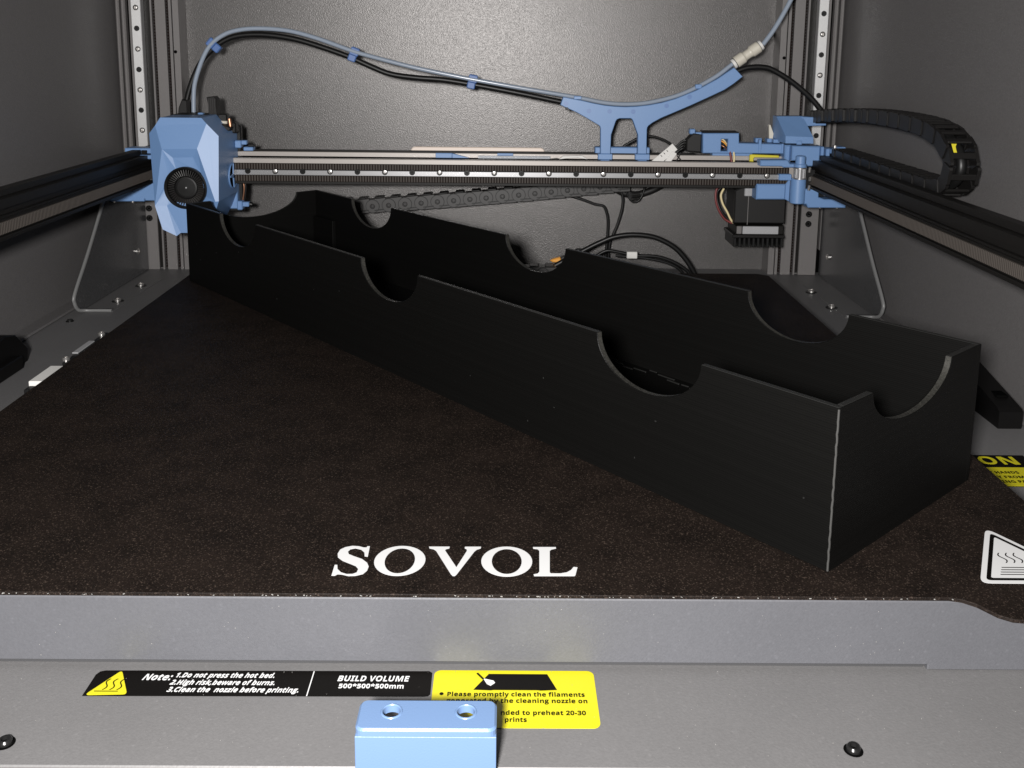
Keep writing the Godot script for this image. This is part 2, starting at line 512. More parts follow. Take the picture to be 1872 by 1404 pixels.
func build_bed() -> void:
	var bed := thing("heated_bed", "grey painted bed block carrying the black build plate", "heated bed", v3(0, -30, -255))
	part(bed, "bed_block", mb().b2(-253, 253, -27.5, -1.3, -508, -3, 0.5), M.skirt)
	part(bed, "front_skirt", mb().prism(poly([-262, -1.6, -262, -27.8, 180.6, -27.8, 180.6, -29.9, 262, -29.9, 262, -1.6]), 2.6, facing(-2.9), 0.5), M.skirt)
	part(bed, "underside_shade", mb().b2(-250, 180, -29.9, -27.9, -60, -2.4, 0.1), M.gap_shade)  # dark box painted as the contact shadow below the skirt
	# hardware along the left edge
	part(bed, "edge_rail", mb().b2(-265, -254.5, -8, -4, -334, -268, 0.5), M.black)
	part(bed, "edge_plate", mb().b2(-266.5, -262.5, -4, -3.2, -312, -286, 0.2), M.lamination)
	add_screw(bed, v3(-264.5, -4, -328), Vector3.UP, 2.5, 2.0, M.screw, "edge_screw")
	add_screw(bed, v3(-264.5, -4, -273), Vector3.UP, 2.5, 2.0, M.screw, "edge_screw")
	part(bed, "white_connector", mb().b2(-269.5, -258, -9, -4, -262, -233, 0.5), M.white)
	part(bed, "connector_cap", mb().b2(-268, -257, -11, -6, -231, -224, 0.5), M.black)
	var plate := thing("build_plate", "black textured flexible plate printed with white maker's name", "build plate", v3(0, -1.3, -255))
	var out := poly([-255, 0.2, 186, 0.2, 190.5, -1.0, 194.5, -4.0, 199, -10.5, 203, -13.2, 209, -14, 256, -14, 256, 506, 248, 513, -90, 513, -98, 520, -104, 560, -110, 566, -184, 566, -190, 560, -196, 520, -204, 513, -248, 513, -256, 506, -256, 0.2])
	part(plate, "sheet", mb().prism(out, 1.3, lying(-1.3), 0.25), M.pei)
	# the five printed capitals, each a flat shape with serifs
	var S := poly([-33.4, 34.3, -33.1, 26.3, -34.4, 26.6, -34.9, 29.5, -36.6, 31.7, -39.0, 32.6, -40.8, 31.9, -41.6, 30.0, -40.9, 28.1, -38.7, 26.6, -35.1, 24.5, -32.7, 21.7, -31.7, 19.0, -31.9, 16.1, -33.1, 13.7, -35.7, 12.4, -38.5, 12.2, -41.4, 13.3, -42.8, 13.4, -43.6, 12.4, -45.0, 12.4, -45.1, 20.1, -44.1, 20.1, -43.5, 17.1, -41.8, 14.8, -39.4, 13.6, -37.1, 13.7, -35.7, 14.8, -35.5, 17.2, -36.8, 19.3, -39.5, 21.1, -42.6, 23.1, -44.8, 25.6, -45.4, 28.4, -44.9, 31.6, -43.1, 33.5, -40.4, 34.5, -37.8, 34.2, -35.8, 33.3, -34.6, 33.3, -34.4, 34.3])
	var V := poly([-9.5, 34.3, -1.1, 34.4, -1.2, 33.1, -2.5, 32.4, -2.8, 31.4, 2.4, 18.9, 6.0, 31.2, 5.8, 32.5, 5.0, 33.2, 5.1, 34.4, 11.6, 34.5, 11.5, 33.2, 10.0, 32.3, 9.0, 30.6, 2.8, 13.8, 2.2, 12.7, 1.3, 12.7, 0.6, 13.8, -6.4, 31.1, -7.5, 32.3, -9.2, 33.0])
	var L := poly([32.6, 34.5, 41.9, 34.6, 41.9, 33.5, 40.2, 32.8, 39.3, 31.7, 38.6, 15.7, 39.0, 15.0, 42.7, 15.0, 45.2, 15.8, 46.9, 17.4, 48.1, 19.7, 49.6, 19.4, 48.4, 13.8, 48.0, 13.2, 32.5, 13.0, 32.3, 14.2, 33.9, 14.8, 34.6, 16.0, 35.1, 31.6, 34.5, 32.9, 32.7, 33.3])
	for g in [S, V, L]: part(plate, "printed_letter", mb().prism(g, 0.08, lying(0.02)), M.print_white)
	for cx in [-20.1, 22.0]: part(plate, "printed_letter", mb().prism(circle(Vector2(cx, 23.6), 10.05, 40, 11.1), 0.08, lying(0.02), 0.0, [circle(Vector2(cx, 23.6), 5.9, 36, 9.3)]), M.print_white)
	var rng := RandomNumberGenerator.new(); rng.seed = 41
	var fl := mb()
	for k in 90: fl.box(v3(rng.randf_range(-240, 205), -0.5 + rng.randf() * 0.4, 0.2 + rng.randf() * 0.25), v3(rng.randf_range(0.2, 0.9), rng.randf_range(0.15, 0.35), rng.randf_range(0.15, 0.35)), 0.05, Basis(Vector3.BACK, rng.randf_range(-0.5, 0.5)))
	part(plate, "edge_fleck", fl, M.fleck).set_meta("kind", "stuff")
	# hot surface triangle, white with a black line inside
	var tri_c := [Vector2(202.5, 10.0), Vector2(225.5, 52.5), Vector2(249.5, 10.0)]
	var sign := part(plate, "heat_symbol", mb().prism(round_tri(tri_c, 3.0), 0.1, lying(0.0)), M.print_white)
	part(sign, "symbol_outline", mb().prism(round_tri(shrink(tri_c, 2.0), 1.5), 0.1, lying(0.05), 0.0, [round_tri(shrink(tri_c, 3.6), 0.8)]), M.label_black)
	for k in 3: part(sign, "heat_wave", wave(220.5 + 3.1 * k, -28.4, 7.5, 0.22, 0.55), M.label_black)
	for k in 4: part(sign, "symbol_line", mb().b2(216.5 - 1.0 * k, 237.5 + 1.0 * k, 0.1, 0.2, -21.5 + 1.7 * k, -21.0 + 1.7 * k, 0.02), M.chain)

func shrink(t: Array, d: float) -> Array:
	var c: Vector2 = (t[0] + t[1] + t[2]) / 3.0
	var inr: float = absf((t[1] - t[0]).cross(t[2] - t[0])) / (t[0].distance_to(t[1]) + t[1].distance_to(t[2]) + t[2].distance_to(t[0]))
	var r := []
	for p in t: r.append(c + (p - c) * (1.0 - d / inr))
	return r

func round_tri(t: Array, r: float) -> PackedVector2Array:
	var p := PackedVector2Array()
	for i in 3:
		var a: Vector2 = t[(i + 2) % 3]; var b: Vector2 = t[i]; var c: Vector2 = t[(i + 1) % 3]
		var e := (a - b).normalized() * r * 1.6; var f := (c - b).normalized() * r * 1.6
		for k in 6:
			var s := k / 5.0
			p.append((b + e).lerp(b, s).lerp(b.lerp(b + f, s), s))
	return p

func wave(x: float, z: float, h: float, y: float, w: float) -> MB:
	var a := PackedVector2Array(); var b := PackedVector2Array()
	for k in 11:
		var s := k / 10.0
		var cx := x + sin(s * TAU) * h * 0.13 + (s - 0.5) * h * 0.1
		a.append(Vector2(cx - w * 0.5, -(z + h * (0.5 - s)))); b.append(Vector2(cx + w * 0.5, -(z + h * (0.5 - s))))
	b.reverse(); a.append_array(b)
	return mb().prism(a, 0.1, lying(y - 0.1))

func build_tray() -> void:
	# long open tray of printed plastic lying across the plate
	var N := Vector2(146.6, 17.0)       # (x, -z) of the corner nearest the viewer
	var u := Vector2(-0.6575, 0.7535).normalized()   # along its length
	var w := Vector2(0.7535, 0.6575).normalized()    # across it
	var H := 66.8; var Lg := 601.0; var Wd := 124.5; var T := 3.2
	var o := thing("printed_tray", "long black plastic tray with half-round notches lying diagonally on the build plate", "tray", v3(N.x, 0, -N.y))
	var U := v3(u.x, 0, -u.y); var W := v3(w.x, 0, -w.y); var P := v3(N.x, 0.05, -N.y)
	var notch := func(c: float, r: float, dip: float) -> Array:
		var q := []
		for k in 25:
			var a := PI - PI * k / 24.0
			q.append_array([c + cos(a) * r, H - sin(a) * dip])
		return q
	for side in 2:
		var pts := [0.0, 0.0, Lg, 0.0, Lg, H]
		for c in [506.0, 300.5, 95.0]:
			var q: Array = notch.call(c, 30.3, 21.2)
			for k in range(q.size() / 2 - 1, -1, -1): pts.append_array([q[2 * k], q[2 * k + 1]])
		pts.append_array([0.0, H])
		var fr := Transform3D(Basis(U, Vector3.UP, -W), P + W * (T if side == 0 else Wd))
		var wl := part(o, "long_wall", mb().prism(poly(pts), T, fr, 0.25), M.pla)
		# top edge of the last printed layer, glossier; brighter light painted into its colour
		var edges := [[0.3, 64.5], [125.5, 270.0], [331.0, 475.5], [536.5, Lg - 0.3]]
		for e in edges:
			var b := mb()
			b.box(P + U * ((e[0] + e[1]) / 2) + W * (T / 2 if side == 0 else Wd - T / 2) + v3(0, H + 0.1, 0), v3(e[1] - e[0], 0.3, T - 0.7), 0.1, Basis(U, Vector3.UP, -W))
			part(wl, "top_edge", b, M.pla_rim)
		for c in [95.0, 300.5, 506.0]:
			var b := mb()
			for k in 24:
				var a0 := PI - PI * k / 24.0; var a1 := PI - PI * (k + 1) / 24.0
				var w0 := (0.35 if side == 0 else Wd - T + 0.35); var w1 := w0 + T - 0.7
				var q := func(a: float, ww: float) -> Vector3: return P + U * (c + cos(a) * 30.25) + W * ww + v3(0, H - sin(a) * 21.15, 0)
				b.quad(q.call(a0, w0), q.call(a1, w0), q.call(a1, w1), q.call(a0, w1), Vector3.UP - U * cos(a0))
			part(wl, "notch_edge", b, M.pla_cut)
	var EC := [60.0, 62.0]; var ER := [34.5, 41.0]; var ED := [17.6, 17.8]
	for e in 2:
		var pts := [T + 0.02, 0.0, Wd - T - 0.02, 0.0, Wd - T - 0.02, H]
		var q: Array = notch.call(EC[e], ER[e], ED[e])
		for k in range(q.size() / 2 - 1, -1, -1): pts.append_array([q[2 * k], q[2 * k + 1]])
		pts.append_array([T + 0.02, H])
		var fr := Transform3D(Basis(W, Vector3.UP, U), P + U * (0.0 if e == 0 else Lg - T))
		var wl := part(o, "end_wall", mb().prism(poly(pts), T, fr, 0.0), M.pla)
		var b := mb()
		for k in 24:
			var a0 := PI - PI * k / 24.0; var a1 := PI - PI * (k + 1) / 24.0
			var rr: float = ER[e] - 0.05
			var l0 := (0.35 if e == 0 else Lg - T + 0.35); var l1 := l0 + T - 0.7
			var g := func(a: float, l: float) -> Vector3: return P + W * (EC[e] + cos(a) * rr) + U * l + v3(0, H - sin(a) * (ED[e] - 0.05), 0)
			b.quad(g.call(a0, l0), g.call(a1, l0), g.call(a1, l1), g.call(a0, l1), Vector3.UP - W * cos(a0))
		part(wl, "notch_edge", b, M.pla_cut)
		for s in [[T + 0.3, EC[e] - ER[e] - 0.3], [EC[e] + ER[e] + 0.3, Wd - T - 0.3]]:
			var t := mb()
			t.box(P + W * ((s[0] + s[1]) / 2) + U * (T / 2 if e == 0 else Lg - T / 2) + v3(0, H + 0.1, 0), v3(s[1] - s[0], 0.3, T - 0.7), 0.1, Basis(W, Vector3.UP, U))
			part(wl, "top_edge", t, M.pla_rim)
	part(o, "tray_floor", mb().box(P + U * (Lg / 2) + W * (Wd / 2) + v3(0, 1.5, 0), v3(Lg - 2 * T - 0.04, 2.9, Wd - 2 * T - 0.04), 0.0001, Basis(U, Vector3.UP, -W)), M.pla)
	# inner locating ribs in the far corner and along the floor
	for c in [[Lg - 21.0, 5.0], [Lg - 21.0, Wd - 5.0]]:
		part(o, "corner_rib", mb().box(P + U * c[0] + W * c[1] + v3(0, 23.5, 0), v3(34.0, 41.0, 3.4), 0.3, Basis(U, Vector3.UP, -W)), M.pla)
	# rough threads of plastic where the floor meets the far wall
	var rng := RandomNumberGenerator.new(); rng.seed = 9
	for base_u in [150.0, 325.0, 500.0]:
		for k in 9:
			var l := rng.randf_range(5.0, 14.0)
			part(o, "loose_thread", mb().box(P + U * (base_u + k * 9.0 + rng.randf() * 4.0) + W * (Wd - T - 1.2 - rng.randf() * 7.0) + v3(0, 3.3, 0), v3(l, 0.7, 0.6 + rng.randf() * 0.8), 0.2, Basis(U, Vector3.UP, -W) * Basis(Vector3.UP, rng.randf_range(-0.05, 0.05))), M.pla_rim)
	for k in 14:   # small blobs on the outer faces
		var bu := rng.randf_range(8.0, 590.0)
		part(o, "blob", mb().box(P + U * bu + W * -0.05 + v3(0, rng.randf_range(6.0, 44.0), 0), v3(rng.randf_range(0.4, 1.1), rng.randf_range(0.4, 0.9), 0.25), 0.08, Basis(U, Vector3.UP, -W)), M.pla_rim)
	# printed seam down the nearest corner, its edge highlight painted as a pale colour
	var sp := PackedVector3Array()
	for k in 41:
		var wob := 0.03 * sin(k * 1.7) + 0.03 * sin(k * 4.1)
		sp.append(P + U * (0.42 + wob) + W * (0.42 - wob) + v3(0, 0.3 + (H - 0.7) * k / 40.0, 0))
	part(o, "corner_seam", mb().tube(sp, 0.5, 8), M.pla_glint, "pale seam with a painted edge highlight down the nearest corner")

func label_base(o: Node3D, called: String, pl: PackedVector2Array, y: float, m: Material) -> void:
	part(o, called, mb().prism(pl, 0.15, lying(y)), m)

func build_labels() -> void:
	var y := -29.98
	var n := thing("note_label", "long black sticker with white notes and a yellow heat triangle on front deck", "sticker", v3(-67, -30, 9.5))
	var pl := poly([-129.3, -16.6, -129.3, -5.0, -128.4, -3.2, -126.5, -2.6, -6.6, -2.0, -5.4, -3.0, -5.2, -14.6, -6.0, -15.8, -7.6, -16.0])
	label_base(n, "backing", pl, y, M.label_black)
	y += 0.15
	var t := [Vector2(-128.6, -16.4), Vector2(-120.6, -2.6), Vector2(-113.6, -15.8)]
	var s := part(n, "heat_triangle", mb().prism(round_tri(t, 1.1), 0.12, lying(y)), M.yellow)
	for k in 3: part(s, "heat_wave", wave(-123.0 + 2.6 * k, 10.6, 6.0, y + 0.24, 0.45), M.label_black)
	part(s, "base_line", mb().b2(-126, -117.5, y + 0.12, y + 0.22, 14.2, 14.5, 0.02), M.label_black)
	lettering(n, "Note:", sans, M.print_white, -111.3, -101.2, 7.9, 3.3, y, 0.25)
	lettering(n, "1.Do not press the hot bed.", sans, M.print_white, -99.9, -63.4, 6.3, 2.5, y, 0.25)
	lettering(n, "2.High risk,beware of burns.", sans, M.print_white, -100.4, -62.4, 10.35, 2.5, y, 0.25)
	lettering(n, "3.Clean the  nozzle before printing.", sans, M.print_white, -100.2, -52.9, 14.3, 2.5, y, 0.25)
	part(n, "divider", mb().b2(-49.55, -49.15, y, y + 0.1, 2.5, 16.2, 0.02), M.print_white)
	lettering(n, "BUILD VOLUME", sans, M.print_white, -39.8, -13.9, 7.9, 2.9, y, 0.12)
	lettering(n, "500*500*500mm", sans, M.print_white, -38.8, -15.2, 11.8, 2.3, y)

	y = -29.97
	var c := thing("cleaning_label", "yellow sticker about cleaning filament, partly under the blue latch", "sticker", v3(25, -30, 17))
	label_base(c, "backing", round_rect(-4.6, 54.6, -31.8, -1.4, 2.6), y, M.yellow)
	y += 0.15
	part(c, "plate_picture", mb().prism(poly([10.2, -12.3, 15.6, -3.5, 37.3, -3.5, 40.5, -12.2, 34.5, -12.6, 33.5, -12.4, 17.5, -12.4, 16.5, -12.6]), 0.1, lying(y)), M.label_black)
	part(c, "scraper_picture", mb().prism(poly([13.6, -6.2, 17.4, -7.4, 18.0, -8.6, 16.4, -10.2, 15.0, -9.2]), 0.1, lying(y + 0.1)), M.print_white)
	part(c, "scraper_handle", mb().prism(poly([11.6, -3.0, 14.0, -6.4, 13.4, -6.8, 11.0, -3.4]), 0.1, lying(y + 0.12)), M.label_black)
	part(c, "bullet", mb().prism(circle(Vector2(-1.2, -14.6), 0.75, 14), 0.1, lying(y)), M.label_black)
	var ink: Material = M.label_black
	lettering(c, "Please promptly clean the filaments", sans, ink, 0.9, 50.3, 15.8, 2.15, y)
	lettering(c, "generated by the cleaning nozzle on", sans, ink, 0.7, 51.0, 19.2, 2.15, y)
	lettering(c, "nded to preheat 20-30", sans, ink, 20.2, 50.0, 25.4, 2.15, y)
	lettering(c, "prints", sans, ink, 21.6, 29.2, 28.9, 2.15, y)

	y = -29.98
	var k := thing("caution_label", "black and yellow caution sticker half hidden by the plate's right edge", "sticker", v3(305, -30, -175))
	label_base(k, "backing", poly([246, 154, 246, 194, 320, 194, 320, 154]), y, M.label_black)
	y += 0.15
	lettering(k, "CAUTION", sans, M.yellow, 247, 312.5, -181.8, 10.0, y)
	label_base(k, "yellow_field", round_rect(264, 318, 154.5, 177.5, 1.5), y, M.yellow)
	y += 0.15
	lettering(k, "KEEP HANDS", sans, ink, 282, 305.5, -169.5, 2.9, y)
	lettering(k, "AWAY FROM", sans, ink, 282, 305.5, -163.8, 2.9, y)
	lettering(k, "MOVING PARTS", sans, ink, 282, 310.5, -158.2, 2.9, y)

func build_latch() -> void:
	var o := thing("door_latch", "light blue plastic latch with two screw holes on the deck's front edge", "latch", v3(-3, -30, 50))
	var top := round_rect(-26.0, 18.9, -54.5, -40.2, 2.6)
	part(o, "top_plate", mb().prism(top, 2.6, lying(-15.4), 0.7, [circle(Vector2(-15.2, -46.0), 3.0, 24), circle(Vector2(8.9, -46.0), 3.0, 24)]), M.blue_latch)
	for x in [-15.2, 8.9]:
		part(o, "hole_collar", mb().lathe(PackedVector2Array([Vector2(3.7, 0), Vector2(3.45, 0.35), Vector2(3.1, 0.4), Vector2(2.85, 0.1), Vector2(2.8, -1.5)]), v3(x, -12.95, 46.0), Vector3.UP, 24), M.blue_latch)
	part(o, "front_plate", mb().b2(-25.95, 18.85, -75, -15.45, 50.6, 54.45, 0.15), M.blue_latch)
	part(o, "side_cheek", mb().b2(-25.8, -23.2, -70, -15.5, 42, 51, 0.5), M.blue_latch)
	part(o, "side_cheek", mb().b2(16.2, 18.7, -29.7, -15.5, 42, 51, 0.5), M.blue_latch)

func build_columns() -> void:
	var holder := mb().lathe(PackedVector2Array([Vector2(2.7, 0.05), Vector2(2.5, 0.3), Vector2(0.9, 0.3), Vector2(0.6, 0.7), Vector2(0, 0.7)]), Vector3.ZERO, Vector3.BACK, 14).mesh(Vector3.ZERO)
	var dome := mb().lathe(PackedVector2Array([Vector2(2.1, 0.3), Vector2(1.9, 0.8), Vector2(1.0, 1.0), Vector2(0.8, 0.75), Vector2(0, 0.75)]), Vector3.ZERO, Vector3.BACK, 14).mesh(Vector3.ZERO)
	M.hole_mesh = holder; M.dome_mesh = dome
	for s in 2:
		var X := func(x: float) -> float: return x if s == 0 else -12.0 - x
		var side := "left" if s == 0 else "right"
		var o := thing("frame_column", "dark aluminium corner column on the %s, %s" % [side, "behind the blue toolhead" if s == 0 else "behind the cable housing and stepper motor"], "column", v3(X.call(-333), -30, -648), "corner columns at the back wall")
		# extrusion with slots, seen from above as (x, -z)
		var pr := [-352, 659, -352, 637, -350, 637, -350, 641, -331, 641, -331, 636, -329.3, 636, -329.3, 646, -326.5, 646, -326.5, 637, -316.5, 637, -316.5, 646, -313.2, 646, -313.2, 637, -310.6, 637, -310.6, 641, -309.4, 641, -309.4, 637, -303.5, 637, -303.5, 659]
		var p := PackedVector2Array()
		for i in range(0, pr.size(), 2): p.append(Vector2(X.call(pr[i]), pr[i + 1]))
		part(o, "extrusion", mb().prism(p, 460.0, lying(-30)), M.anod)
		part(o, "slot_liner", mb().b2(X.call(-349.6), X.call(-331.4), -29, 428, -643, -640.6, 0.1), M.anod_dark)
		for r in [[-364.5, -360.6, -634], [-358.2, -354.2, -632.5]]:
			part(o, "reflection_strip", mb().b2(X.call(r[0]), X.call(r[1]), -4, 430, r[2] - 8, r[2], 1.2), M.anod)  # solid strips added in place of the column mirrored in the glossy wall
		part(o, "strip_shade", mb().b2(X.call(-365.5), X.call(-352.3), -29.5, 430, -658, -645, 0.2), M.void)  # black sheet standing in for shade between the strips and the rail
		var rail := part(o, "linear_rail", mb().b2(X.call(-348.2), X.call(-338.4), 58, 428, -640.4, -632, 0.5), M.steel_column)
		var y := 66.0
		var k := 0
		while y < 425.0:
			var sp := v3(X.call(-343.3), y + (7.4 if s == 0 else 8.4), -632)
			piece(rail, "rail_hole", holder, M.screw_dark, sp)
			if k % 2 == s: piece(rail, "rail_screw", dome, M.screw, sp)
			y += 20.0; k += 1
		for bx in [-327.9, -314.9]:
			var bt := mb()
			bt.b2(X.call(bx - 1.2), X.call(bx + 1.2), -29, 428, -645.8, -643, 0.1)
			for i in 150: bt.b2(X.call(bx - 1.2), X.call(bx + 1.2), -28 + i * 3.0, -26.5 + i * 3.0, -643, -639.2, 0.1)
			part(o, "drive_belt", bt, M.belt_shaded)
		part(o, "hole_shade", mb().cyl(v3(X.call(-308), 191, -637.2), v3(X.call(-308), 191, -636.7), 1.6, -1, 14), M.void)  # dark disc painted as the shade inside a small hole
		part(o, "foot_plate", mb().b2(X.call(-352), X.call(-334), -29.8, 47, -636.8, -634, 0.4), M.anod)
		for yy in [34.0, 24.0]: add_screw(o, v3(X.call(-341.5), yy, -634), Vector3.BACK, 3.2, 2.2, M.screw_dark, "foot_screw")
	# folded corner plates
	for s in 2:
		var X := func(x: float) -> float: return x if s == 0 else -2.0 - x
		var side := "left" if s == 0 else "right"
		var g := thing("corner_gusset", "grey folded triangular corner plate bracing the %s column to the deck" % side, "bracket", v3(X.call(-346), -30, -500), "folded plates bracing the columns")
		var fr := Transform3D(Basis(Vector3.FORWARD, Vector3.UP, Vector3.RIGHT), v3(X.call(-347) if s == 0 else X.call(-347) - 2.4, 0, 0))
		part(g, "side_plate", mb().prism(poly([632, -29, 474, -29, 470, -26.5, 466.5, -22, 465, -17, 466.5, -11, 524, 45, 540, 62, 560, 84, 632, 84]), 2.4, fr, 0.2), M.gusset)
		part(g, "edge_fold", mb().tube(smooth([v3(X.call(-345.5), 84, -560), v3(X.call(-345.5), 45, -523), v3(X.call(-345.5), 15, -494), v3(X.call(-345.5), -11, -466.5), v3(X.call(-345.5), -19, -464.5), v3(X.call(-344.5), -26, -469), v3(X.call(-340), -28, -474), v3(X.call(-330), -28.2, -475), v3(X.call(-318.5), -28.2, -475)], 6), 1.9, 4), M.edge)
		part(g, "deck_flange", mb().b2(X.call(-344.4), X.call(-318), -29.95, -29.5, -600, -476, 0.1), M.deck)
		add_screw(g, v3(X.call(-344.4), -4, -604), v3(1 if s == 0 else -1, 0, 0), 3.0, 2.0, M.screw, "plate_screw")

func build_beams() -> void:
	for s in 2:
		var x0 := -306.0 if s == 0 else 304.0
		var d := -1.0 if s == 0 else 1.0
		var side := "left" if s == 0 else "right"
		var o := thing("side_beam", "black toothed-belt beam running towards the viewer along the %s wall" % side, "beam", v3(x0 + d * 10, 75, -280), "side beams along the walls")
		var pr := [0, 73.5, 22, 73.5, 22, 98, 14, 98, 14, 95, 10, 95, 10, 98, 1.5, 98, 1.5, 92, 5, 92, 5, 87.5, 1.5, 87.5, 1.5, 86, 0, 86]
		var p := PackedVector2Array()
		for i in range(0, pr.size(), 2): p.append(Vector2(x0 + d * pr[i], pr[i + 1]))
		part(o, "beam_profile", mb().prism(p, 680.0, facing(-630)), M.anod_dark)
		var bt := mb()
		bt.b2(x0 - d * 1.6, x0 - d * 0.1, 77.0, 84.6, -555, 40, 0.1)
		for i in 297: bt.b2(x0 - d * 2.4, x0 - d * 1.6, 77.0, 84.6, -554 + i * 2.0, -553 + i * 2.0, 0.05)
		part(o, "drive_belt", bt, M.belt_pale)
		part(o, "top_rail", mb().b2(x0 + d * 8.0, x0 + d * 16.0, 98.1, 103.0, -600, 40, 0.4), M.anod_dark)
		part(o, "lower_lip", mb().b2(x0 - d * 3.2, x0 - d * 0.1, 73.0, 75.6, -600, 40, 0.3), M.anod_dark)
	var g := thing("gantry_beam", "long horizontal gantry beam with steel rail and two toothed belts", "beam", v3(30, 74, -572))
	var xa := -285.0; var xb := 292.0
	# profile of (z, y), extruded along x
	var fr := Transform3D(Basis(Vector3.BACK, Vector3.UP, Vector3.LEFT), v3(xb, 0, 0))
	part(g, "front_profile", mb().prism(poly([-585, 74.2, -557.4, 74.2, -557.4, 94.9, -558.0, 95.4, -563, 95.4, -563, 92, -585, 92]), xb - xa, fr), M.beam)
	part(g, "rear_profile", mb().prism(poly([-600, 78, -585.1, 78, -585.1, 95.6, -574.0, 95.6, -574.0, 99.4, -574.4, 99.8, -600, 98.2]), xb - xa, fr), M.beam)
	part(g, "top_shade", mb().b2(xa + 25, 200, 99.9, 100.9, -586, -575.0, 0.2), M.anod_dark)  # dark strip standing in for the dim, grazingly lit top face
	part(g, "slot_shade", mb().b2(xa + 1, xb - 1, 92.1, 95.5, -585, -574.6, 0.1), M.void)  # near-black filler painted as the shadow inside the slot
	part(g, "bottom_cover", mb().b2(xa + 1, xb - 1, 71.6, 74.1, -586, -556.2, 0.2), M.anod_dark)
	var rail := part(g, "linear_rail", mb().b2(-246, 276.5, 80.3, 85.3, -557.3, -551.5, 0.4), M.steel)
	for k in 21:
		var sp := v3(-243.0 + k * 25.25, 84.0, -551.5)
		piece(rail, "rail_hole", M.hole_mesh, M.screw_dark, sp)
		if k % 2 == 0: piece(rail, "rail_screw", M.dome_mesh, M.screw_dull, sp)
	for yy in [[85.5, 91.0], [74.4, 80.1]]:
		var bt := mb()
		bt.b2(-280, 283, yy[0], yy[1], -557, -554.5, 0.1)
		var belt := part(g, "drive_belt", bt, M.belt_shaded)
		var tt := mb()
		for i in 225: tt.b2(-280 + i * 2.5, -278.6 + i * 2.5, yy[0] + 0.2, yy[1] - 0.2, -554.5, -553.4, 0.1)
		part(belt, "belt_teeth", tt, M.belt_tooth)

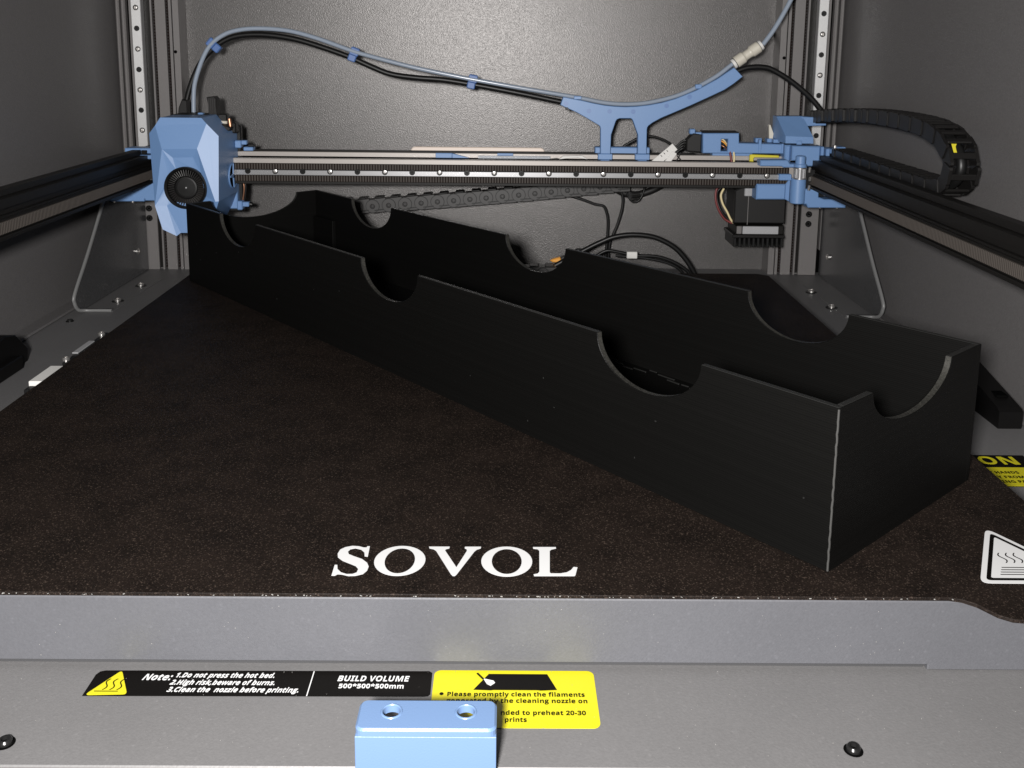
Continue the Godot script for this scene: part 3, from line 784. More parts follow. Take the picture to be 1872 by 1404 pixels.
func build_toolhead() -> void:
	var o := thing("toolhead", "faceted blue printer toolhead with a round black fan", "toolhead", v3(-264, 31, -535))
	var Q := func(px: float, py: float, z: float) -> Vector3:
		# front drawing: 1 mm is about 9.72 drawing units
		return v3(-261.4 + (px - 752.0) / 9.72, 74.1 - (py - 857.0) / 9.72, -511.0 + z)
	var P := {}
	for d in [["tl", 545, 262, -4], ["tr", 895, 262, -4], ["sl", 502, 330, -3], ["sr", 940, 310, -2.9], ["l0", 438, 400, -6], ["l1", 448, 650, -5], ["l2", 470, 965, -4], ["r0", 1035, 415, -4], ["r1", 1035, 968, 3.6],
			["A", 570, 525, 3.0], ["B", 865, 520, 2.1], ["E", 486, 1012, 3.0], ["F", 1008, 970, 4.3], ["C", 648, 600, 0.0], ["D", 820, 595, -0.3], ["fl", 580, 1015, 0.5], ["b0", 545, 1215, 4.2], ["b1", 655, 1277, 2.0], ["b2", 690, 1250, 1.2], ["b3", 900, 1250, 0], ["b4", 985, 1090, 0], ["fr", 905, 1015, -0.6]]:
		P[d[0]] = Q.call(d[1], d[2], d[3])
	var b := mb()
	var f := Vector3.BACK
	b.quad(P.tl, P.tr, P.sr, P.sl, f); b.quad(P.sl, P.sr, P.B, P.A, f)
	b.quad(P.sl, P.A, P.E, P.l0, f); b.quad(P.l0, P.E, P.l2, P.l1, f)
	b.quad(P.sr, P.r0, P.r1, P.F, f); b.tri(P.sr, P.F, P.B, f)
	b.quad(P.A, P.B, P.D, P.C, f)
	b.quad(P.E, P.fl, P.b1, P.b0, f); b.tri(P.l2, P.E, P.b0, f)
	b.quad(P.F, P.r1, P.b4, P.fr, f)
	# inner faces run to a round opening for the fan
	var cen := Vector2(752, 857); var R := 172.0
	var ring := func(deg: float) -> Vector3:
		var a := deg_to_rad(deg)
		return Q.call(cen.x + cos(a) * R, cen.y - sin(a) * R, -0.8)
	var outer := [[118.0, "C"], [62.0, "D"], [35.0, "B"], [-25.0, "F"], [-46.0, "fr"], [-134.0, "fl"], [-150.0, "E"], [-212.0, "A"]]
	for i in outer.size():
		var o0: Array = outer[i]; var o1: Array = outer[(i + 1) % outer.size()]
		var a0: float = o0[0]; var a1: float = o1[0]
		if a1 > a0: a1 -= 360.0
		var steps := 6
		for k in steps: b.tri(P[o0[1]], ring.call(lerpf(a0, a1, float(k) / steps)), ring.call(lerpf(a0, a1, float(k + 1) / steps)), f)
		b.tri(P[o0[1]], P[o1[1]], ring.call(a1), f)
	b.quad(P.fl, P.fr, P.b2, P.b1, f); b.quad(P.fr, P.b4, P.b3, P.b2, f)
	part(o, "front_shell", b, M.blue)
	var sb := mb()
	var rim := ["tl", "tr", "sr", "r0", "r1", "b4", "b3", "b2", "b1", "b0", "l2", "l1", "l0", "sl"]
	var mid := v3(-264, 74, -530)
	for i in rim.size():
		var p: Vector3 = P[rim[i]]; var q: Vector3 = P[rim[(i + 1) % rim.size()]]
		var p1 := v3(p.x, p.y, -566); var q1 := v3(q.x, q.y, -566)
		sb.quad(p, q, q1, p1, ((p + q) * 0.5 - mid) * v3(1, 1, 0))
	part(o, "side_shell", sb, M.blue)
	part(o, "rear_shell", mb().b2(-293, -232.4, 46, 121, -574, -566.1, 0.8), M.blue)
	part(o, "back_plate", mb().b2(-292, -229, 42, 124, -580, -574.1, 1.0), M.black)
	part(o, "top_housing", mb().prism(poly([-290, 121.2, -240, 121.2, -232, 121.2, -231, 124, -246, 130, -252, 135.5, -284, 135.5, -290, 130]), 26, facing(-574), 0.6), M.black_soft)
	# fan
	var fc := v3(-261.4, 74.1, -511)
	var fan := part(o, "fan_ring", mb().lathe(PackedVector2Array([Vector2(18.7, -6), Vector2(18.7, 3.0), Vector2(17.8, 3.6), Vector2(16.4, 2.4), Vector2(16.2, -6)]), fc, Vector3.BACK, 48), M.black)
	part(fan, "fan_back", mb().cyl(fc - v3(0, 0, 8), fc - v3(0, 0, 5.5), 18.3, -1, 40), M.void)
	part(fan, "fan_hub", mb().lathe(PackedVector2Array([Vector2(10.2, -5.5), Vector2(10.2, -0.5), Vector2(9.4, 0.4), Vector2(8.2, 0.6), Vector2(8.0, 0.2), Vector2(1.0, 0.4), Vector2(0, 0.4)]), fc, Vector3.BACK, 40), M.black)
	part(fan, "hub_pin", mb().cyl(fc + v3(0, 0, 0.3), fc + v3(0, 0, 0.8), 0.7, -1, 10), M.lamination)
	var bl := mb().box(v3(13.2, 0, -0.6), v3(5.6, 0.5, 5.2), 0.1, Basis(Vector3.RIGHT, 0.3)).mesh(Vector3.ZERO)
	for k in 44: piece(fan, "fan_blade", bl, M.chain, fc - v3(0, 0, 0.8), Basis(Vector3.BACK, TAU * k / 44.0))
	# round star vent on the right flank
	var vx := -231.2
	var vc := Vector2(553.0, 79.6)
	var fr := sideways(vx - 1.0)
	var vent := part(o, "side_vent", mb().prism(circle(vc, 14.0, 32, 12.0), 1.1, fr, 0.2, [circle(vc, 12.6, 32, 10.8)]), M.blue)
	part(vent, "vent_dark", mb().prism(circle(vc, 12.8, 28, 11.0), 0.4, sideways(vx - 0.9)), M.void)
	for k in 4:
		var dv := Vector2.from_angle(TAU * k / 4.0); var pv := dv.orthogonal()
		part(vent, "vent_spoke", mb().prism(PackedVector2Array([vc - pv * 2.4, vc + pv * 2.4, vc + dv * 11.0 + pv * 0.5, vc + dv * 11.0 - pv * 0.5]), 1.5, fr, 0.1), M.blue)
	# small lugs and screws on the right
	part(o, "mount_lug", mb().b2(-232.0, -226, 104.0, 111.0, -570, -562, 0.8).b2(-226.1, -221, 107.0, 111.0, -569, -563, 0.6), M.blue)
	part(o, "mount_lug", mb().b2(-224.0, -215, 101.4, 105.0, -570, -562, 0.6), M.blue)
	part(o, "lug_cap", mb().b2(-220, -214, 105.1, 107.5, -569, -563, 0.5), M.black)
	part(o, "mount_lug", mb().b2(-232.0, -227.0, 45.5, 54.0, -570, -562, 0.8).b2(-227.1, -221, 48.5, 53.0, -569, -563, 0.6), M.blue)
	part(o, "lug_cap", mb().cyl(v3(-221, 50.7, -566), v3(-218.5, 50.2, -566), 2.4, 2.0, 14), M.black)
	part(o, "copper_wire", mb().tube(smooth([v3(-229, 78, -572), v3(-227.5, 71, -571), v3(-227.2, 63, -571), v3(-229.5, 51, -572)], 5), 0.8, 6), M.copper)
	part(o, "black_wire", mb().tube(smooth([v3(-227.5, 77, -572), v3(-225.8, 70, -571), v3(-225.6, 62, -571), v3(-228, 50, -572)], 5), 0.8, 6), M.black)
	# plug and wiring on top
	var plug := part(o, "cable_plug", mb().prism(poly([-254.5, 128, -254.5, 134, -253.0, 141, -255.0, 151, -247.8, 151.8, -245.8, 149.4, -246.0, 143, -245.2, 134, -245.0, 128]), 10, facing(-568), 0.7), M.black_soft)
	for k in 4: part(plug, "plug_rib", mb().b2(-253.4 + 1.9 * k, -252.4 + 1.9 * k, 136, 150, -558.4, -557.4, 0.3), M.chain)
	part(o, "terminal_block", mb().b2(-245, -236.5, 125, 136.0, -566, -557, 1.0), M.black)
	part(o, "terminal_block", mb().b2(-236.4, -229, 118, 128, -568, -558, 1.0), M.black)
	part(o, "brass_terminal", mb().cyl(v3(-242, 128.4, -555.8), v3(-236.0, 128.2, -555.4), 1.5, -1, 10), M.cream)
	part(o, "brass_terminal", mb().cyl(v3(-234.2, 131.6, -556), v3(-233.2, 124.6, -555.5), 1.7, -1, 12), M.copper)
	part(o, "cable_boot", mb().prism(poly([-288, 128, -286.5, 140, -283, 148, -278, 147, -278, 128]), 8, facing(-582), 1.0), M.black_soft)
	part(o, "tube_collar", mb().cyl(v3(-272.0, 127, -574.5), v3(-272.0, 136, -574.5), 3.6, 3.2, 16), M.black)
	part(o, "top_button", mb().b2(-262.5, -257.5, 132, 137.0, -560, -554, 0.8), M.blue)

func build_left_joint() -> void:
	var o := thing("gantry_joint", "blue plastic gantry joint peeking out left of the toolhead", "bracket", v3(-315, 55, -560))
	part(o, "upper_tab", mb().b2(-329, -304, 99.6, 104.4, -566, -549, 0.6), M.blue)
	part(o, "upper_tab", mb().b2(-320.5, -296, 94.6, 98.4, -566, -547, 0.6), M.blue)
	part(o, "tab_screw", mb().cyl(v3(-311, 98.4, -556), v3(-311, 101.5, -548.5), 2.8, -1, 14), M.screw_dark)
	part(o, "idler_pulley", mb().cyl(v3(-308, 73.5, -549), v3(-308, 82, -549), 3.6, -1, 20, 0.5), M.steel)
	part(o, "pulley_cap", mb().lathe(PackedVector2Array([Vector2(0, 0), Vector2(5.6, 0), Vector2(5.4, 1.6), Vector2(3.0, 3.2), Vector2(0, 3.4)]), v3(-311.5, 83.2, -549), Vector3.UP, 20), M.screw)
	part(o, "pulley_block", mb().b2(-317.6, -304, 79.0, 84.4, -566, -554, 0.8), M.blue)
	part(o, "lower_bracket", mb().prism(poly([-349, 55.9, -348.6, 57.4, -336.4, 62.3, -323.4, 64.3, -322.1, 68.5, -317.6, 71.8, -305.7, 73.4, -296, 73.4, -296, 56.0, -312.4, 56.0, -312.8, 58.0, -313.4, 55.2, -349, 54.9]), 22, facing(-570), 0.7), M.blue)
	for x in [-342.0, -325.0]: add_screw(o, v3(x, 54.8, -551), Vector3.DOWN, 1.6, 1.4, M.screw, "lower_screw")
	part(o, "belt_clamp", mb().b2(-336, -323.5, 64.4, 67.6, -560, -549, 0.5), M.black)

func build_right_joint() -> void:
	var o := thing("gantry_joint", "large blue plastic gantry joint and cable housing at the beam's right end", "bracket", v3(290, 55, -560))
	# cable housing
	part(o, "cable_housing", mb().prism(poly([205, 121, 239.2, 121.4, 239.7, 112, 281.2, 111.3, 289, 110.6, 289, 92.6, 281.7, 102.4, 205.8, 102.2]), 16, facing(-588), 0.7, [poly([222.8, 115.6, 229.0, 115.6, 229.0, 104.3, 222.8, 104.3])]), M.blue)
	part(o, "housing_lid", mb().b2(205.5, 239, 121.5, 122.5, -589, -573, 0.3), M.anod_dark)
	part(o, "housing_pocket", mb().b2(206, 238, 103, 120.5, -592, -588.1, 0.2), M.void)
	var cols := [M.wire_cream, M.orange, M.black, M.copper]
	for k in 4: part(o, "harness_wire", mb().tube(smooth([v3(220, 116 - 1.6 * k, -579), v3(226, 114.2 - 2.0 * k, -575 + 0.2 * k), v3(231, 106.5 - 1.0 * k, -579)], 6), 0.75, 7), cols[k])
	part(o, "lower_step", mb().b2(216, 254, 94.5, 102.0, -588, -577, 0.5), M.blue)
	part(o, "riser_wire", mb().tube(smooth([v3(231.5, 104, -573), v3(232.5, 98, -571.5), v3(233.5, 92, -571)], 5), 1.1, 7), M.red)
	part(o, "riser_wire", mb().tube(smooth([v3(235.0, 104, -573), v3(235.5, 98, -571.5), v3(235.0, 92, -571)], 5), 1.0, 7), M.wire_cream)
	part(o, "housing_rib", mb().b2(258.0, 260.6, 102.6, 115.5, -580, -571.2, 0.4), M.blue)
	part(o, "housing_rib", mb().b2(279.5, 282.0, 102.6, 112.0, -580, -571.2, 0.4), M.blue)
	part(o, "housing_clip", mb().b2(256, 262, 112.2, 116.5, -584, -576, 0.5), M.blue)
	part(o, "housing_clip", mb().b2(273, 279, 112.0, 115.5, -584, -576, 0.5), M.blue)
	part(o, "yellow_bracket", mb().prism(poly([249.5, 95.2, 249.5, 101.0, 250.5, 101.8, 276.4, 101.0, 277.4, 100.2, 276.8, 98.9, 254.2, 99.0, 253.2, 98.0, 253.2, 95.0]), 3.0, facing(-571.5), 0.5), M.yellow_pla, "yellow L-shaped piece under the housing")
	# tower with the sloped front that carries the drag chain's end
	var tw := mb()
	var a := [v3(275.2, 137.1, -578), v3(299.8, 137.4, -578), v3(304.9, 119.5, -559), v3(279.2, 120.2, -559), v3(279.4, 113.6, -558.5), v3(305.3, 113.6, -558.5), v3(275.2, 113.6, -590), v3(299.8, 113.6, -590), v3(275.2, 137.1, -590), v3(299.8, 137.4, -590)]
	tw.quad(a[0], a[1], a[2], a[3], v3(0, 1, 1)); tw.quad(a[3], a[2], a[5], a[4], Vector3.BACK); tw.quad(a[8], a[9], a[1], a[0], Vector3.UP)
	tw.tri(a[0], a[3], a[4], Vector3.LEFT); tw.quad(a[0], a[4], a[6], a[8], Vector3.LEFT)
	tw.tri(a[1], a[2], a[5], Vector3.RIGHT); tw.quad(a[1], a[5], a[7], a[9], Vector3.RIGHT)
	tw.quad(a[8], a[9], a[7], a[6], Vector3.FORWARD)
	part(o, "chain_tower", tw, M.blue)
	part(o, "tower_button", mb().b2(289.5, 294.5, 112.4, 116.2, -559.2, -557.6, 0.5), M.blue)
	part(o, "tower_flange", mb().prism(poly([298, 137.2, 322, 136.4, 322, 129.0, 303, 128.2]), 14, facing(-590), 0.6), M.blue)
	part(o, "back_tongue", mb().prism(poly([271.5, 113.5, 274.8, 113.5, 275.5, 120, 272, 128.5, 270.5, 128.5]), 2.5, facing(-588), 0.3), M.cream)
	part(o, "tongue_foot", mb().b2(269, 277, 111.8, 115.5, -592, -583, 0.4), M.blue)
	# upper joint block
	part(o, "upper_block", mb().prism(poly([286, 111.5, 312.0, 111.0, 312.0, 96.0, 308, 92.4, 297, 92.4, 296.8, 97.5, 286, 97.5]), 24, facing(-582), 1.0), M.blue)
	part(o, "corner_fillet", mb().prism(poly([281, 111.4, 286.1, 111.4, 286.1, 93.2, 283, 93.2, 281, 96]), 14, facing(-578), 1.2), M.blue)
	part(o, "side_fin", mb().b2(312.1, 315.0, 97, 111, -575, -556, 0.6), M.blue)
	part(o, "side_fin", mb().b2(316.0, 319.5, 95.5, 109.5, -572, -553, 0.7), M.blue)
	part(o, "side_ear", mb().b2(319.6, 331, 105.0, 109.5, -570, -552, 0.6), M.blue)
	part(o, "side_ear", mb().b2(326.5, 334.5, 104.0, 111.0, -568, -554, 0.8), M.blue)
	part(o, "ear_screw", mb().cyl(v3(326, 109.6, -560), v3(326, 112, -560), 2.2, -1, 12), M.screw)
	part(o, "upper_plate", mb().prism(poly([254, 98.9, 279, 99.3, 281.5, 95.8, 288.5, 95.8, 288.5, 92.4, 275.5, 92.4, 273.5, 93.4, 254, 93.4]), 13, facing(-559.8), 0.8), M.blue)
	part(o, "pulley_hub", mb().lathe(PackedVector2Array([Vector2(0, 0), Vector2(5.8, 0), Vector2(5.8, 2.4), Vector2(5.0, 3.2), Vector2(4.6, 3.2), Vector2(4.6, 9.6), Vector2(3.8, 10.4), Vector2(0, 10.4)]), v3(290.3, 93.2, -545.5), Vector3.UP, 24), M.blue)
	var pul := part(o, "idler_pulley", mb().cyl(v3(290.3, 83.2, -545.5), v3(290.3, 92.8, -545.5), 4.6, -1, 24), M.lamination)
	for k in 12: part(pul, "pulley_tooth", mb().box(v3(290.3, 88.0, -545.5) + v3(sin(TAU * k / 12), 0, cos(TAU * k / 12)) * 4.9, v3(1.3, 9.4, 1.3), 0.2, Basis(Vector3.UP, TAU * k / 12)), M.steel)
	part(o, "pulley_flange", mb().cyl(v3(290.3, 82.2, -545.5), v3(290.3, 83.2, -545.5), 6.4, -1, 24).cyl(v3(290.3, 91.9, -545.5), v3(290.3, 92.8, -545.5), 6.2, -1, 24), M.steel)
	part(o, "belt_guard", mb().b2(272.5, 284.0, 80.2, 86.0, -557, -548.5, 0.6), M.blue)
	for s in [[299.5, 92.5, 88.0], [300.5, 83.5, 80.0], [300.0, 75.8, 71.5]]:
		part(o, "adjuster_screw", mb().cyl(v3(s[0], s[1], -546), v3(s[0] - 1.0, s[2], -544.5), 1.5, -1, 12), M.screw)
	part(o, "adjuster_block", mb().b2(296.5, 306, 73.0, 90.5, -566, -550, 0.5), M.black)
	# lower joint
	part(o, "motor_mount", mb().prism(poly([252.6, 61.9, 252.6, 76.3, 279.6, 76.5, 279.6, 62.1]), 16, facing(-566), 1.0), M.blue)
	part(o, "mount_web", mb().prism(poly([279.7, 76.0, 284, 82.2, 284, 60.0, 279.7, 62.2]), 13, facing(-565), 0.5), M.blue)
	part(o, "lower_body", mb().lathe(PackedVector2Array([Vector2(0, 0), Vector2(6.3, 0), Vector2(7.0, 0.7), Vector2(7.0, 22.4), Vector2(6.4, 23.2), Vector2(0, 23.2)]), v3(290.6, 59.0, -549.5), Vector3.UP, 28), M.blue)
	part(o, "lower_arm", mb().prism(poly([291, 72.7, 309.0, 72.9, 309.4, 65.2, 315.2, 63.2, 329.3, 63.3, 335.6, 61.2, 335.0, 55.4, 300.2, 55.2, 298.6, 58.4, 291, 58.8]), 16, facing(-562), 0.8), M.blue)
	for x in [313.0, 329.0]: add_screw(o, v3(x, 55.1, -552), Vector3.DOWN, 1.6, 1.3, M.screw, "lower_screw")
	part(o, "belt_clamp", mb().b2(309.5, 322, 64.0, 74.0, -566, -556, 0.5), M.black)
	add_screw(o, v3(318, 67, -555.8), v3(0, 0, 1), 2.4, 2.4, M.screw, "clamp_screw")
	# harness into the housing
	part(o, "harness_plug", mb().prism(poly([191, 103.5, 204.8, 102.5, 204.8, 119.5, 197, 120.5, 191, 114.5]), 10, facing(-586), 0.8), M.black_soft)
	part(o, "plug_hook", mb().b2(193.5, 199, 119.5, 124.5, -584, -577, 0.8).b2(199.2, 205, 118.5, 121.5, -583, -577, 0.6), M.blue)
	for k in 4: part(o, "harness_lead", mb().tube(smooth([v3(178, 103.0 - k * 1.9, -584 + k * 1.4), v3(183, 107.5 - k * 1.8, -583 + k), v3(188, 112.5 - k * 2.2, -582 + k), v3(193, 113.5 - k * 2.6, -581)], 5), 1.1, 7), M.black)
	# stepper motor below
	var s := thing("stepper_motor", "black stepper motor with silver end plates hanging below the blue joint", "motor", v3(266, 10, -592))
	part(s, "motor_body", mb().prism(poly([239.5, 34, 239.5, 66, 246, 69.5, 286, 69.5, 289, 66, 289, 34]), 34, facing(-612), 1.2), M.black_soft)
	part(s, "body_edge", mb().b2(252.3, 253.0, 33, 62, -578.0, -577.4, 0.1), M.anod)
	part(s, "top_plate", mb().b2(248.2, 266, 60.9, 69.3, -600, -575.5, 0.6), M.lamination)
	part(s, "bottom_plate", mb().prism(poly([242.5, 23.5, 242.5, 31.2, 244.5, 32.4, 288, 32.4, 288, 23.5]), 36, facing(-613), 0.8), M.anod_dark)
	part(s, "bottom_face", mb().b2(248.2, 282.8, 24.0, 31.6, -577.4, -576.2, 0.4), M.lamination)
	part(s, "corner_face", mb().b2(242.6, 247.6, 24.0, 31.6, -577.6, -576.6, 0.4), M.anod)
	var hs := part(s, "heat_sink", mb().b2(239, 289, 20.0, 23.3, -616, -577, 0.5), M.chain_dark)
	for k in 11: part(hs, "fin", mb().b2(240.4 + k * 4.5, 242.8 + k * 4.5, 11.0, 20.0, -615, -576.8, 0.4), M.black)
	part(s, "motor_wire", mb().tube(smooth([v3(232, 71, -590), v3(224.5, 66, -589), v3(223.5, 56, -588), v3(226.5, 46, -587), v3(232.5, 37.0, -586), v3(240, 33.0, -585)], 6), 1.1, 7), M.red)
	part(s, "motor_wire", mb().tube(smooth([v3(231, 66.5, -588), v3(228.2, 60, -587), v3(230.0, 52, -586), v3(234.5, 44, -585), v3(238.0, 37, -584), v3(241, 33.5, -584)], 6), 1.1, 7), M.wire_cream)
	part(s, "motor_wire", mb().tube(smooth([v3(234, 70, -590), v3(226, 64, -590), v3(225.5, 55, -590), v3(229, 45, -588), v3(235.5, 37, -587), v3(241, 33.0, -586)], 6), 0.9, 7), M.black)

func build_guide() -> void:
	var o := thing("cable_guide", "blue two-legged cable guide with curved arm standing on the beam", "cable guide", v3(131, 96, -572))
	var outline := poly([73.0, 153.8, 90.7, 150.6, 101, 148.3, 111.8, 146.4, 121.5, 145.5, 131.5, 145.2, 142, 145.7, 152.5, 147.0, 165, 149.4, 177.2, 153.0, 196.5, 161.0, 215.7, 171.8, 230.8, 182.4, 239.1, 174.2, 231, 167.5, 222.7, 161.8, 207, 154.2, 190.6, 146.5, 164.7, 135.1, 157, 130.8, 153.2, 127.8, 152.2, 126.2, 151.9, 124.0, 152.2, 101.3, 143.9, 101.3, 143.6, 119.1, 138.5, 132.4, 137.4, 134.0, 136.0, 134.5, 126.0, 134.4, 123.6, 133.4, 122.4, 131.6, 118.5, 118.9, 118.3, 101.0, 109.0, 101.0, 108.4, 125.0, 107.8, 126.8, 106.4, 128.0, 96, 134, 85.8, 139.6, 76.5, 143.6, 70.5, 146.4])
	part(o, "arm", mb().prism(outline, 8.0, facing(-577), 0.5), M.blue)
	for c in [[75.6, 147.6], [97.2, 141.0], [116.5, 140.9], [138.5, 140.8], [169.5, 146.5], [190.5, 155.0]]:
		part(o, "molded_dot", mb().cyl(v3(c[0], c[1], -569.1), v3(c[0], c[1], -568.9), 2.2, -1, 18), M.blue_shade)
	part(o, "clip_tab", mb().b2(83, 90, 151.6, 154.6, -576, -570, 0.4), M.blue)
	part(o, "clip_tab", mb().b2(196, 202, 162.5, 166.5, -576, -571, 0.4), M.blue)
	part(o, "cable_tie", mb().b2(75.6, 78.0, 141.5, 144.5, -578, -569, 0.3), M.black)
	part(o, "base_block", mb().b2(104.5, 156.5, 93.0, 106.5, -588, -577.2, 0.8), M.blue)
	for x in [113.4, 148.4]:
		part(o, "foot", mb().b2(x - 6.8, x + 6.8, 95.6, 101.2, -580, -567.8, 0.6), M.blue)
		part(o, "foot_clip", mb().b2(x - 4.2, x + 4.2, 92.2, 95.5, -577, -567.0, 0.5), M.blue)

func link_mesh(pitch: float, h: float) -> Array:
	# side plate of a chain link in the xy plane, pin disc, slot bar
	var p := PackedVector2Array()
	for k in 13: p.append(Vector2(cos(PI / 2 + PI * k / 12), sin(PI / 2 + PI * k / 12)) * h * 0.5)
	p.append(Vector2(pitch * 0.92, -h * 0.5)); p.append(Vector2(pitch * 0.92, h * 0.5))
	var a := mb().prism(p, 2.2, Transform3D(), 0.4).cyl(v3(0, 0, 2.1), v3(0, 0, 3.0), h * 0.49, -1, 24, 0.3).mesh(Vector3.ZERO)
	var pin := mb().lathe(PackedVector2Array([Vector2(2.6, 0), Vector2(2.6, 0.7), Vector2(2.0, 1.0), Vector2(1.5, 1.0), Vector2(1.2, 0.2), Vector2(0, 0.2)]), v3(0, 0, 3.0), Vector3.BACK, 14).mesh(Vector3.ZERO)
	var body := mb().b2(-h * 0.3, pitch * 0.75, -h * 0.44, h * 0.44, -14, 0, 0.5).mesh(Vector3.ZERO)
	var arc := mb().b2(pitch * 0.15, pitch * 0.7, h * 0.5, h * 0.5 + 1.2, -13, 1.5, 0.3).b2(pitch * 0.1, pitch * 0.8, -h * 0.34, -h * 0.27, 2.2, 3.2, 0.05)
	arc.lathe(PackedVector2Array([Vector2(h * 0.44, 0), Vector2(h * 0.44, 0.12), Vector2(h * 0.485, 0.12), Vector2(h * 0.485, 0)]), v3(0, 0, 3.0), Vector3.BACK, 24)  # black ring painted as the shaded outline of each link disc
	return [a, pin, body, arc.mesh(Vector3.ZERO)]

func build_chains() -> void:
	# behind the beam, hanging slightly askew along the back wall
	var c := thing("drag_chain", "grey drag chain with round link pins hanging behind the beam", "drag chain", v3(0, 45, -632))
	var lm := link_mesh(15.2, 14.4)
	var a := v3(-146, 37.5, -626); var b := v3(131, 63.5, -626)
	var nn := 18
	for k in nn:
		var t := float(k) / (nn - 1)
		var p := a.lerp(b, t) + v3(0, -3.0 * sin(t * PI) * 0.6, 0.28 * (k % 2))
		var bs := Basis(Vector3.BACK, 0.094 + 0.03 * cos(t * PI))
		var l := piece(c, "link", lm[0], M.chain, p, bs)
		piece(l, "pin", lm[1], M.pin, p)
		piece(l, "inner_body", lm[2], M.chain_dark, p)
		piece(l, "cross_bar", lm[3], M.black, p)
	# along the right wall, folding back on itself
	var r := thing("drag_chain", "black drag chain bent in a hairpin on top of the right side beam", "drag chain", v3(327, 98, -450))
	var pts := []
	for q in [[-584, 136.5], [-540, 141.0], [-490, 144.5], [-440, 146.0], [-400, 146.0], [-370, 144.5], [-345, 140.0], [-328, 131.5], [-322, 121.0], [-326, 111.5], [-338, 105.5], [-360, 103.8], [-420, 103.6], [-480, 103.6], [-560, 103.6]]:
		pts.append(v3(0, q[1], q[0]))
	var cu := smooth(pts, 12)
	# resample by length
	var pitch := 10.6; var run := 0.0; var want := 0.0
	var side := mb().prism(poly([-6.8, -4.8, -5.2, -5.8, 5.2, -5.8, 6.8, -4.8, 6.8, 4.8, 5.2, 5.8, -5.2, 5.8, -6.8, 4.8]), 2.2, Transform3D(Basis(Vector3.BACK, Vector3.UP, Vector3.LEFT), v3(1.1, 0, 0)), 0.25).mesh(Vector3.ZERO)
	var bar := mb().b2(-8.4, 8.4, 4.6, 6.5, -2.2, 2.2, 0.5).mesh(Vector3.ZERO)
	var bar2 := mb().b2(-8.4, 8.4, -6.3, -4.4, -2.2, 2.2, 0.5).mesh(Vector3.ZERO)
	var k := 0
	for i in cu.size() - 1:
		var seg := cu[i].distance_to(cu[i + 1])
		while run + seg >= want:
			var p := cu[i].lerp(cu[i + 1], (want - run) / seg)
			var t := (cu[i + 1] - cu[i]).normalized()
			var xx := lerpf(318.0, 331.0, clampf((p.z + 584.0) / 110.0, 0, 1)) if p.y > 120.0 else 331.0
			var at := v3(xx, p.y, p.z)
			var up := t.cross(Vector3.LEFT).normalized()
			var bs := Basis(Vector3.RIGHT, up, Vector3.RIGHT.cross(up).normalized())
			var inset := 0.7 if k % 2 else 0.0
			var l := piece(r, "link", side, M.chain_dark, at + v3(-9.6 + inset, 0, 0), bs)
			piece(l, "link_plate", side, M.chain_dark, at + v3(-9.6 + inset, 0, 0))
			l.get_node("link_plate").position = Vector3((19.2 - 2 * inset) * 0.001, 0, 0)
			var ba := piece(l, "cross_bar", bar, M.chain_dark, at); ba.position = Vector3((9.6 - inset) * 0.001, 0, 0)
			var bb := piece(l, "cross_bar", bar2, M.chain_dark, at); bb.position = Vector3((9.6 - inset) * 0.001, 0, 0)
			want += pitch; k += 1
		run += seg
	part(r, "inner_cable", mb().tube(smooth([v3(326, 137, -600), v3(329, 141, -540), v3(331, 145, -460), v3(331, 145, -400), v3(331, 142.5, -360), v3(331, 137, -336), v3(331, 129, -325), v3(331, 119, -322.5), v3(331, 110, -330), v3(331, 105, -350), v3(331, 104, -400)], 8), 3.6, 8), M.black)
	part(r, "yellow_tag", mb().box(v3(329, 134, -327), v3(5.5, 9.0, 0.8), 0.3, Basis(Vector3.RIGHT, -0.7)), M.yellow_pla, "yellow tag inside the bend")
	# short run lying on the deck behind the plate
	var f := thing("drag_chain", "short dark drag chain on the deck behind the plate, seen through the tray's notch", "drag chain", v3(70, -30, -610))
	var fm := link_mesh(15.2, 13.0)
	for j in 9:
		var p := v3(12.0 + j * 15.2, -21.0, -596.0 + 0.4 * (j % 2))
		var l := piece(f, "link", fm[0], M.chain, p)
		piece(l, "pin", fm[1], M.chain_dark, p)
		piece(l, "inner_body", fm[2], M.chain_dark, p)
		piece(l, "cross_bar", fm[3], M.black, p)

